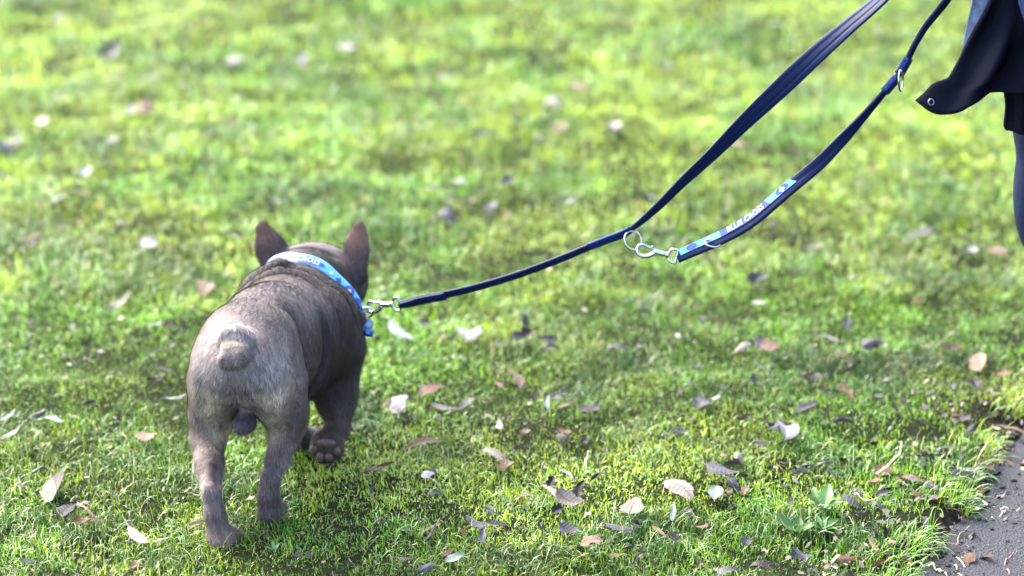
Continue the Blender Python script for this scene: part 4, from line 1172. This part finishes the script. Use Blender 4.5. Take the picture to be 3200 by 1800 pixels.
# ------------------------------------------------------------------ the leash
leash = empty('dog_leash', (-0.19, 3.12, 0.0))
tag(leash, 'navy blue webbing leash running from the dog collar up to the walker\'s hand', 'leash')
LO = np.array(leash.location)
def web_material(name, c1, c2):
    m = NT(name); m.bsdf(Roughness=.58)
    m.b.inputs['Specular IOR Level'].default_value = .12
    at = m.n('ShaderNodeAttribute', attribute_name='along')
    sp = m.n('ShaderNodeSeparateXYZ'); m.l(at.outputs['Vector'], sp.inputs[0])
    mul = m.n('ShaderNodeMath', operation='MULTIPLY'); mul.inputs[1].default_value = 2600; m.l(sp.outputs[0], mul.inputs[0])
    sn = m.n('ShaderNodeMath', operation='SINE'); m.l(mul.outputs[0], sn.inputs[0])
    mul2 = m.n('ShaderNodeMath', operation='MULTIPLY'); mul2.inputs[1].default_value = 16; m.l(sp.outputs[1], mul2.inputs[0])
    sn2 = m.n('ShaderNodeMath', operation='SINE'); m.l(mul2.outputs[0], sn2.inputs[0])
    ad = m.n('ShaderNodeMath', operation='ADD'); m.l(sn.outputs[0], ad.inputs[0]); m.l(sn2.outputs[0], ad.inputs[1])
    nz = m.noise(160, 3)
    ad2 = m.n('ShaderNodeMath', operation='MULTIPLY_ADD'); ad2.inputs[1].default_value = .25; m.l(ad.outputs[0], ad2.inputs[0]); m.l(nz.outputs[0], ad2.inputs[2])
    r = m.ramp(ad2.outputs[0], [(.15, c1), (.85, c2)])
    m.l(r.outputs[0], m.b.inputs['Base Color'])
    m.bump(ad2.outputs[0], .5, .0006)
    return m.m
navy_web = web_material('navy_webbing', (.0005, .0024, .013), (.0011, .0078, .044))
blue_web = web_material('blue_webbing', (.0012, .007, .040), (.003, .018, .10))

def ridged(th, n=3, amp=.0007):
    top = [(v, th / 2 + amp * abs(math.sin(math.pi * n * (v + 1) / 2)) - (.0006 if abs(v) > .97 else 0)) for v in np.linspace(1, -1, 8 * n + 1)]
    bot = [(v, -th / 2 - amp * abs(math.sin(math.pi * n * (v + 1) / 2)) + (.0006 if abs(v) > .97 else 0)) for v in np.linspace(-1, 1, 8 * n + 1)]
    return top + bot
flat = lambda th: [(1, th * .3), (.94, th / 2), (0, th * .55), (-.94, th / 2), (-1, th * .3), (-1, -th * .3), (-.94, -th / 2), (0, -th * .55), (.94, -th / 2), (1, -th * .3)]
# from the collar clip to the ring
A_ = [(-0.1571, 3.1116, 0.2187), (-0.1426, 3.1088, 0.2228), (-0.1258, 3.1061, 0.2287), (-0.0924, 3.0996, 0.2379), (-0.0482, 3.0918, 0.2523), (0.0065, 3.083, 0.2735), (0.0608, 3.0752, 0.2982), (0.1038, 3.0695, 0.3196), (0.1305, 3.0656, 0.3321), (0.1507, 3.0626, 0.3413), (0.1613, 3.0618, 0.3491)]
pa, (wa, ta) = smooth_path(A_, 90, [[.0060, .0082, .0092, .0092, .0088, .0085, .0082, .0080, .0078, .0075, .0070], [-.35, -.4, -.45, -.5, -.5, -.5, -.45, -.5, -.5, -.6, -.6]])
wv = np.stack([-.1 + 0 * ta, ta, .9 + 0 * ta], 1)
sa = Band(pa - LO, wv, wa * .74)
low = sa.sweep('lower_strap', flat(.0034), navy_web, leash)
# sewn-back ends: a second layer and rows of stitches
pb, (wb,) = smooth_path(A_[:4], 26, [[.0058, .0080, .0090, .0088]])
sb = Band(pb - LO + np.array([0, -.0034, -.0012]), (-.1, -.45, .9), wb * .78)
sb.sweep('sewn_end', flat(.0030), navy_web, leash)
pc, (wc_,) = smooth_path(A_[7:], 16, [[.0082, .0084, .0088, .0080]])
sc_ = Band(pc - LO + np.array([0, -.0030, .0016]), (-.1, -.5, .9), wc_ * .8)
sc_.sweep('sewn_end', flat(.0034), blue_web, leash)
thread = plain('stitch_thread', (.03, .09, .42), .6)
# from the ring up to the hand: the strap turns on itself as it rises
B_ = [(0.157, 3.0606, 0.3461), (0.174, 3.0615, 0.3595), (0.1993, 3.0639, 0.3832), (0.2309, 3.0677, 0.4159), (0.2675, 3.0713, 0.4513), (0.309, 3.0761, 0.4945), (0.3553, 3.0808, 0.5401), (0.4013, 3.0852, 0.5855), (0.4419, 3.0884, 0.6227), (0.4823, 3.0912, 0.6586), (0.5321, 3.0961, 0.7093), (0.5616, 3.101, 0.7479), (0.5759, 3.1058, 0.7783)]
pb, (turn,) = smooth_path(B_, 110, [[78, 66, 58, 50, 40, 25, 5, -20, -38, -50, -55, -55, -55]])
tg = np.gradient(pb, axis=0); tg /= np.linalg.norm(tg, axis=1, keepdims=True)
e2 = np.array([0, .93, -.37]); e1 = np.cross(tg, e2); e1 /= np.linalg.norm(e1, axis=1, keepdims=True); e2v = np.cross(e1, tg)
wv = -e1 * np.cos(np.radians(turn))[:, None] + e2v * np.sin(np.radians(turn))[:, None]
sB = Band(pb - LO, wv, np.interp(np.linspace(0, 1, 110), [0, .06, .25, .5, 1], [.0075, .0090, .0105, .0130, .0125]))
sB.sweep('upper_strap', ridged(.0030, 3, .0006), navy_web, leash)
# from the second clip back up to the hand
C_ = [(0.223, 3.0378, 0.3163), (0.242, 3.0378, 0.3261), (0.2736, 3.0375, 0.3416), (0.2999, 3.0377, 0.3558), (0.326, 3.039, 0.3736), (0.352, 3.0419, 0.3969), (0.3778, 3.0447, 0.4201), (0.4088, 3.0479, 0.447), (0.4394, 3.0526, 0.48), (0.4649, 3.057, 0.509), (0.4901, 3.0617, 0.5395), (0.5078, 3.0651, 0.5609), (0.5192, 3.0684, 0.5796), (0.53, 3.0728, 0.6028), (0.5448, 3.0774, 0.6285), (0.5621, 3.0809, 0.6507), (0.5769, 3.0844, 0.6723), (0.588, 3.0893, 0.6977), (0.5918, 3.0976, 0.7381), (0.5837, 3.1058, 0.7783)]
pc, (lean, wc_) = smooth_path(C_, 150, [[.75, .85, .9, .95, .95, .9, .75, .3, .0, -.4, -.7, -.8, -.8, -.9, -.9, -.8, -.7, -.6, -.6, -.6],
                                        [.0085, .0100, .0115, .0115, .0115, .0115, .0112, .0105, .0095, .0090, .0085, .0082, .0085, .0095, .0105, .0110, .0110, .0110, .0110, .0110]])
wv = np.stack([-.45 + 0 * lean, lean, .62 + 0 * lean], 1)
wc_ = wc_ * np.interp(np.linspace(0, 1, 150), [0, .45, .6, 1], [.84, .84, .72, .82])
sC = Band(pc - LO, wv, wc_)
sC.sweep('return_strap', ridged(.0042, 2, .0006), navy_web, leash)
L = sC.L
def quad_strip(s0, s1, v0, v1, n=10, cut=0.0):
    return [(s0 + (s1 - s0) * i / n, v0) for i in range(n + 1)] + [(s1 + cut - (s1 - s0) * i / n, v1) for i in range(n + 1)]
def patch(s0, s1, v0, v1, h, mat, name, cut=0.0, n=24):
    V = []; F = []
    for i in range(n + 1):
        u = i / n
        V += [(s0 + (s1 - s0) * u, v0), (s0 + (s1 - s0) * u + cut * u, v1)]
    for i in range(n): F += [2 * i, 2 * i + 2, 2 * i + 3, 2 * i + 1]
    return link_mesh(name, mesh_np(name, sC.at(V, h), np.array(F), np.full(n, 4)), mat, leash)
end = float(np.interp(0.3778, pc[:, 0], L))
hp = .0034
patch(.006, end + .004, -.0002, .0092, hp, light_blue, 'printed_band', -.006)
sC.print_poly('printed_disc', disc(end - .018, .0048, .011, .0048, 18), hp + .0003, royal, leash)
sC.print_poly('printed_cross', plus(end - .018, .0045, .0040), hp + .0006, white_print, leash)
patch(.066, end - .042, -.0002, .0090, hp + .0003, royal, 'printed_panel', -.004)
sC.print_text('lettering', 'BLUE CROSS', (.066 + end - .042) / 2, .0108, hp + .0006, white_print, leash, shear=.2, bold=.0002, up=.0045)
sC.print_poly('printed_disc', disc(.024, .0046, .008, .0042, 16), hp + .0003, royal, leash)
sC.print_poly('printed_cross', plus(.050, .004, .0036), hp + .0003, white_print, leash)
# rings
def ring(name, c, nrm, r, wire, stretch=1.0, up=(0, 0, 1)):
    c = np.array(c); nrm = np.array(nrm, float); nrm /= np.linalg.norm(nrm)
    u = np.array(up, float); u -= nrm * (u @ nrm); u /= np.linalg.norm(u); v = np.cross(nrm, u)
    return tube(name, [c - LO + r * (stretch * u * math.cos(t) + v * math.sin(t)) for t in np.linspace(0, 2 * math.pi, 28, endpoint=False)], wire, metal, leash, closed=True)
ring('ring', (0.1633, 3.0541, 0.3353), (.35, -.85, .35), .0118, .0015, 1.15, (-.4, 0, .6))
ring('keeper_ring', (0.2694, 3.0312, 0.3401), (.1, -.35, .9), .0105, .0013, .7, (0, 1, 0))
ring('keeper_ring', (0.5094, 3.0391, 0.5651), (.9, -.35, .1), .0110, .0014, 1.25)
# loops of webbing that hold the small ring
for c in ((0.4993, 3.0488, 0.5572), (0.5157, 3.0532, 0.5814)):
    i = int(np.argmin(np.linalg.norm(pc - np.array(c), axis=1)))
    lo, hi = max(0, i - 3), min(len(pc) - 1, i + 3)
    bb = Band(pc[lo:hi + 1] - LO, wv[lo:hi + 1], wc_[lo:hi + 1] * 1.12)
    bb.sweep('webbing_loop', flat(.0085), blue_web, leash)

def snap(h, e, side, k=.82):
    """Swivel bolt snap: hook at h, eye at e."""
    h = np.array(h) - LO; e = np.array(e) - LO
    u = e - h; u /= np.linalg.norm(u); v = np.array(side, float); v -= u * (v @ u); v /= np.linalg.norm(v); w_ = np.cross(u, v)
    f = lambda pts: [h + k * (u * a + v * b + w_ * (c[0] if c else 0)) for a, b, *c in pts]
    root = empty('trigger_clip'); root.parent = leash
    tube('hook', f([(.020, -.001), (.012, -.007), (.003, -.010), (-.006, -.0085), (-.0105, -.001), (-.008, .006), (-.002, .0085), (.003, .0080)]), [k * q for q in (.0040, .0037, .0034, .0032, .0030, .0027, .0024, .0020)], metal, root, n=28, sides=10)
    tube('barrel', f([(.016, .001), (.020, .001), (.028, .0005), (.036, 0), (.037, 0)]), [k * q for q in (.0032, .0045, .0043, .0038, .0030)], metal, root, n=14, sides=12)
    tube('bolt', f([(.001, .0080), (.010, .0062), (.022, .0040)]), k * .0020, metal, root, n=8)
    tube('thumb_knob', f([(.0145, .005), (.0145, .0095), (.0145, .0100)]), [k * .0016, k * .0024, k * .0020], metal, root, n=8)
    tube('swivel', f([(.037, 0), (.040, 0), (.043, 0), (.0435, 0)]), [k * q for q in (.0030, .0052, .0050, .0030)], metal, root, n=10, sides=12)
    tube('eye', f([(.043, -.006), (.046, -.0105), (.054, -.0115), (.0560, -.0105), (.0565, 0), (.0560, .0105), (.054, .0115), (.046, .0105), (.043, .006), (.0425, 0)]), k * .0020, metal, root, closed=True)
snap((0.1772, 3.0474, 0.3241), (0.2224, 3.0384, 0.3178), (0.05, .35, 1))
snap((-0.1957, 3.1353, 0.2053), (-0.1573, 3.1146, 0.218), (.05, .3, 1))

# ------------------------------------------------------------------ the walker who holds the leash
PLOC = (0.760, 3.000, 0.0)
person = empty('person', PLOC, R(90))
tag(person, 'person in an open dark navy coat and blue jeans holding the dog leash', 'person')
skin_m = plain('skin', (.20, .115, .085), .5, nscale=60, var=.1, bump=.1)
coat_m = plain('coat_cloth', (.0045, .005, .010), .85, nscale=700, var=.35, bump=.3, spec=.06)
denim = NT('denim'); denim.bsdf(Roughness=.9); denim.b.inputs['Specular IOR Level'].default_value = .1
nz = denim.noise(60, 5, .7); nz2 = denim.noise(1400, 1)
r1 = denim.ramp(nz.outputs[0], [(.25, (.0006, .003, .012)), (.55, (.0011, .006, .024)), (.8, (.004, .013, .032))])
denim.l(r1.outputs[0], denim.b.inputs['Base Color']); denim.bump(nz2.outputs[0], .4, .001)
denim_m = denim.m
shirt_m = plain('fleece', (.010, .018, .070), .9, nscale=900, var=.3, bump=.5, spec=.05)
lining = NT('patterned_lining'); lining.bsdf(Roughness=.75)
nz = lining.noise(75, 4, .7)
r1 = lining.ramp(nz.outputs[0], [(.30, (.003, .012, .045)), (.5, (.008, .030, .09)), (.72, (.026, .060, .13))])
lining.l(r1.outputs[0], lining.b.inputs['Base Color'])
lining_m = lining.m
shoe_m = plain('shoe_leather', (.010, .008, .007), .6, nscale=90, bump=.2)
hair_m = plain('hair', (.02, .013, .009), .5, nscale=240, var=.5, bump=.8)

s = SDF((-.34, -.22, 0.0), (.36, .36, 1.76), .0065)
s.ell((0, 0, .95), (.150, .105, .13), .03)
s.cone((0, 0, 1.02), (0, 0, 1.30), .115, .135, .04, flat=((0, 1, 0), 1.35))
s.cone((-.16, -.01, 1.375), (.16, -.01, 1.375), .058, .058, .04)
s.cone((0, -.01, 1.38), (0, .012, 1.50), .056, .052, .03)
s.ell((0, .022, 1.60), (.074, .093, .112), .02)
s.ell((0, .085, 1.545), (.045, .030, .035), .02)
s.cone((0, .105, 1.605), (0, .122, 1.575), .009, .013, .008)
for q in (-1, 1):
    s.ell((q * .075, .012, 1.595), (.010, .020, .032), .006)
    s.ell((q * .030, .108, 1.612), (.016, .012, .010), .006, cut=True)
    s.cone((q * .085, 0, .92), (q * .09, .02, .50), .070, .046, .03)
    s.cone((q * .09, .005, .50), (q * .09, -.135, .08), .046, .032, .02)
    s.ell((q * .09, -.095, .045), (.034, .09, .028), .02)
s.chain([((.185, -.01, 1.36), .050), ((.240, -.03, 1.09), .041), ((.175, .07, .95), .034), ((.115, .155, .855), .026)], .02)
s.chain([((-.185, -.01, 1.36), .050), ((-.235, -.02, 1.08), .041), ((-.24, .04, .85), .028)], .02)
# hand closed on the strap loop
hx, hy, hz = .107, .180, .785
s.ell((hx, hy, hz + .045), (.040, .020, .042), .012, Matrix.Rotation(R(-35), 3, 'X'))
for k, (dx, ln) in enumerate(((-.028, .92), (-.010, 1.0), (.009, .96), (.027, .80))):
    s.chain([((hx + dx, hy + .017, hz + .022), .0105), ((hx + dx, hy + .021 + .006 * ln, hz), .0098), ((hx - .001 + dx * .9, hy + .001, hz - .012 - .004 * ln), .0092), ((hx - .001 + dx * .85, hy - .015, hz), .0085)], .005)
s.chain([((hx - .030, hy - .015, hz + .060), .0125), ((hx - .045, hy, hz + .035), .0108), ((hx - .035, hy + .017, hz + .015), .0098), ((hx - .021, hy + .027, hz + .006), .0088)], .006)
# other hand, relaxed
s.ell((-.24, .055, .80), (.019, .036, .045), .012)
for dy, ln in ((-.026, .80), (-.009, .95), (.009, 1.0), (.027, .92)):
    s.chain([((-.24, .055 + dy, .770), .0105), ((-.238, .060 + dy, .770 - .040 * ln), .0095), ((-.232, .064 + dy, .770 - .066 * ln), .0082)], .005)
s.chain([((-.238, .085, .815), .0120), ((-.232, .105, .790), .0105), ((-.228, .110, .765), .0090)], .006)
PP, QQ = s.mesh(2)
link_mesh('body', mesh_np('person_body', PP, QQ.ravel(), np.full(len(QQ), 4)), skin_m, person)
for q in (-1, 1):
    ball('eye', (q * .030, .098, 1.612), (.012, .009, .009), plain('eye_white', (.3, .29, .28), .2), person)
s = SDF((-.12, -.13, 1.42), (.12, .14, 1.76), .006)
s.ell((0, .002, 1.630), (.086, .098, .106), .01)
s.ell((0, -.060, 1.54), (.070, .040, .10), .03)
s.ell((0, .105, 1.575), (.070, .075, .088), .012, cut=True)
a_, b_ = s.mesh(2); link_mesh('hair', mesh_np('hair', a_, b_.ravel(), np.full(len(b_), 4)), hair_m, person)
# jeans
s = SDF((-.22, -.22, .01), (.22, .2, 1.08), .007)
s.ell((0, 0, .93), (.165, .122, .12), .03)
for q in (-1, 1):
    s.cone((q * .085, 0, .90), (q * .092, .014, .50), .098, .074, .03)
    s.ell((q * .092, .033, .405), (.056, .046, .115), .02)
    s.cone((q * .092, .010, .48), (q * .092, -.135, .085), .066, .055, .02)
    for zz in (.20, .16, .13):
        s.crease([(q * .092, -.11, zz + .012 * math.sin(2 * u + zz * 40)) for u in np.linspace(-2.4, 2.4, 13)], [(math.sin(u), math.cos(u), 0) for u in np.linspace(-2.4, 2.4, 13)], .003, .010, .002)
a_, b_ = s.mesh(2); link_mesh('jeans', mesh_np('jeans', a_, b_.ravel(), np.full(len(b_), 4)), denim_m, person)
for q in (-1, 1):
    s = SDF((q * .092 - .08, -.28, 0), (q * .092 + .08, .06, .14), .005)
    s.cone((q * .092, -.19, .045), (q * .094, -.01, .032), .042, .036, .02)
    s.ell((q * .092, -.15, .085), (.042, .055, .045), .02)
    s.ell((q * .093, -.10, .010), (.047, .135, .013), .006)
    a_, b_ = s.mesh(1); link_mesh('shoe', mesh_np('shoe', a_, b_.ravel(), np.full(len(b_), 4)), shoe_m, person)
# fleece top under the coat
s = SDF((-.24, -.2, .52), (.24, .2, 1.48), .008)
s.cone((0, -.005, .72), (0, .0, .95), .140, .145, .03, flat=((0, 1, 0), 1.15))
s.cone((0, .0, .95), (0, 0, 1.30), .140, .155, .04, flat=((0, 1, 0), 1.25))
s.cone((-.12, -.01, 1.37), (.12, -.01, 1.37), .07, .07, .04)
s.cone((0, -.005, 1.38), (0, .005, 1.46), .070, .064, .02)
a_, b_ = s.mesh(2); link_mesh('fleece_top', mesh_np('fleece_top', a_, b_.ravel(), np.full(len(b_), 4)), shirt_m, person)
# coat: back, sides and sleeves, open at the front
s = SDF((-.36, -.26, .46), (.36, .30, 1.50), .008)
s.cone((0, -.03, .56), (0, -.015, 1.10), .205, .172, .05, flat=((0, 1, 0), 1.32))
s.cone((0, -.015, 1.10), (0, -.01, 1.32), .172, .168, .04, flat=((0, 1, 0), 1.25))
s.cone((-.17, -.01, 1.375), (.17, -.01, 1.375), .074, .074, .04)
s.chain([((.185, -.01, 1.36), .072), ((.243, -.03, 1.10), .062), ((.185, .06, .965), .054), ((.140, .125, .890), .050)], .03)
s.chain([((-.185, -.01, 1.36), .072), ((-.238, -.02, 1.09), .062), ((-.242, .03, .90), .050)], .03)
s.ell((0, .17, .85), (.125, .15, .70), .01, cut=True)
s.ell((0, .0, .44), (.4, .4, .075), .01, cut=True)
s.ell((.115, .158, .852), (.034, .034, .034), .006, cut=True)
a_, b_ = s.mesh(2); cs = link_mesh('coat', mesh_np('coat', a_, b_.ravel(), np.full(len(b_), 4)), coat_m, person)

def cloth(name, top, right, bottom, left, fold, mat, parent, n=34, th=.0028):
    """A hanging panel between four edge curves (world points), with folds and real thickness."""
    Tp, Rt, Bt, Lf = (smooth_path(c, n) for c in (top, right, bottom, left))
    u = np.linspace(0, 1, n)[None, :, None]; v = np.linspace(0, 1, n)[:, None, None]
    C = ((1 - v) * Tp[None] + v * Bt[None] + (1 - u) * Lf[:, None] + u * Rt[:, None]
         - ((1 - u) * (1 - v) * Tp[0] + u * (1 - v) * Tp[-1] + (1 - u) * v * Bt[0] + u * v * Bt[-1]))
    C[..., 1] += fold(u[..., 0], v[..., 0])
    V = C.reshape(-1, 3)
    i = np.arange(n - 1)[:, None] * n + np.arange(n - 1)[None]
    F = np.stack([i, i + 1, i + n + 1, i + n], -1).reshape(-1, 4)
    Minv = np.array((Matrix.Translation(PLOC) @ Matrix.Rotation(R(90), 4, 'Z')).inverted())
    V = V @ Minv[:3, :3].T + Minv[:3, 3]
    o = link_mesh(name, mesh_np(name, V, F.ravel(), np.full(len(F), 4)), mat, parent)
    md = o.modifiers.new('thickness', 'SOLIDIFY'); md.thickness = th; md.offset = 0
    return o
flap = cloth('coat_flap',
    [(0.651, 3.0903, 0.7399), (0.6816, 3.1001, 0.7375), (0.7151, 3.1099, 0.7351)],
    [(0.7151, 3.1099, 0.7351), (0.7125, 3.0709, 0.6384), (0.7099, 3.0386, 0.5587)],
    [(0.5277, 3.0106, 0.5426), (0.5397, 3.0074, 0.5349), (0.5552, 3.0051, 0.5291), (0.5697, 3.0057, 0.5306), (0.5852, 3.008, 0.5363), (0.6044, 3.0117, 0.5454), (0.6241, 3.0142, 0.5517), (0.6406, 3.0154, 0.5546), (0.6713, 3.0269, 0.5564), (0.7099, 3.0386, 0.5587)],
    [(0.651, 3.0903, 0.7399), (0.637, 3.0748, 0.7015), (0.6215, 3.0612, 0.6679), (0.6044, 3.0476, 0.6343), (0.5863, 3.034, 0.6007), (0.5707, 3.0243, 0.5767), (0.5655, 3.0224, 0.5718), (0.549, 3.0201, 0.5661), (0.5397, 3.0156, 0.555), (0.5277, 3.0106, 0.5426)],
    lambda u, v: .018 * (np.abs(np.sin(u * 5.5 + v * 1.6)) ** 1.6 - .5) * (.3 + v) + .006 * np.sin(u * 19 - 3 * v) * v + .004 * np.sin(v * 13 + u * 6), coat_m, person, th=.0055)
skirt = cloth('coat_skirt',
    [(0.641, 3.0658, 0.5858), (0.6787, 3.0754, 0.5829), (0.7335, 3.085, 0.5801)],
    [(0.7335, 3.085, 0.5801), (0.7361, 3.0673, 0.5361), (0.7388, 3.0465, 0.4848)],
    [(0.653, 3.0303, 0.4979), (0.6609, 3.0297, 0.4965), (0.6703, 3.034, 0.4939), (0.6997, 3.0376, 0.4894), (0.7388, 3.0465, 0.4848)],
    [(0.641, 3.0658, 0.5858), (0.6493, 3.0491, 0.5445), (0.6509, 3.0413, 0.5251), (0.6488, 3.0328, 0.5042), (0.653, 3.0303, 0.4979)],
    lambda u, v: .006 * np.sin(u * 14 + v), coat_m, person)
lining_panel = cloth('patterned_lining',
    [(0.6219, 3.1393, 0.7279), (0.6482, 3.1393, 0.7279), (0.6903, 3.1393, 0.7279)],
    [(0.6903, 3.1393, 0.7279), (0.6692, 3.1098, 0.6547), (0.6377, 3.0861, 0.5961)],
    [(0.5956, 3.0846, 0.5922), (0.6061, 3.0832, 0.5888), (0.6219, 3.0832, 0.5888), (0.6377, 3.0861, 0.5961)],
    [(0.6219, 3.1393, 0.7279), (0.6156, 3.1216, 0.6839), (0.6103, 3.1098, 0.6547), (0.6029, 3.098, 0.6254), (0.5956, 3.0846, 0.5922)],
    lambda u, v: .004 * np.sin(u * 8 + v * 3), lining_m, person)
FLAP_B = [(0.5277, 3.0106, 0.5426), (0.5397, 3.0074, 0.5349), (0.5552, 3.0051, 0.5291), (0.5697, 3.0057, 0.5306), (0.5852, 3.008, 0.5363), (0.6044, 3.0117, 0.5454), (0.6241, 3.0142, 0.5517), (0.6406, 3.0154, 0.5546), (0.6691, 3.0173, 0.5594)]
SNAP_W = (0.5431, 2.996, 0.5493)
# press stud in the corner of the flap
Mi = (Matrix.Translation(PLOC) @ Matrix.Rotation(R(90), 4, 'Z')).inverted()
stud_m = plain('stud_metal', (.16, .15, .15), .35, metal=1.0)
ax = Vector((0.05, -.92, .38)).normalized()
def stud_ring(r, wire, off, nm, mm):
    c = Vector(SNAP_W) + ax * off; a = ax.orthogonal().normalized(); b = ax.cross(a)
    return tube(nm, [Mi @ (c + a * r * math.cos(t) + b * r * math.sin(t)) for t in np.linspace(0, 2 * math.pi, 20, endpoint=False)], wire, mm, flap, closed=True)
stud_ring(.0036, .0011, .0012, 'press_stud', stud_m)
stud_ring(.0016, .0018, .0006, 'stud_socket', coat_m)
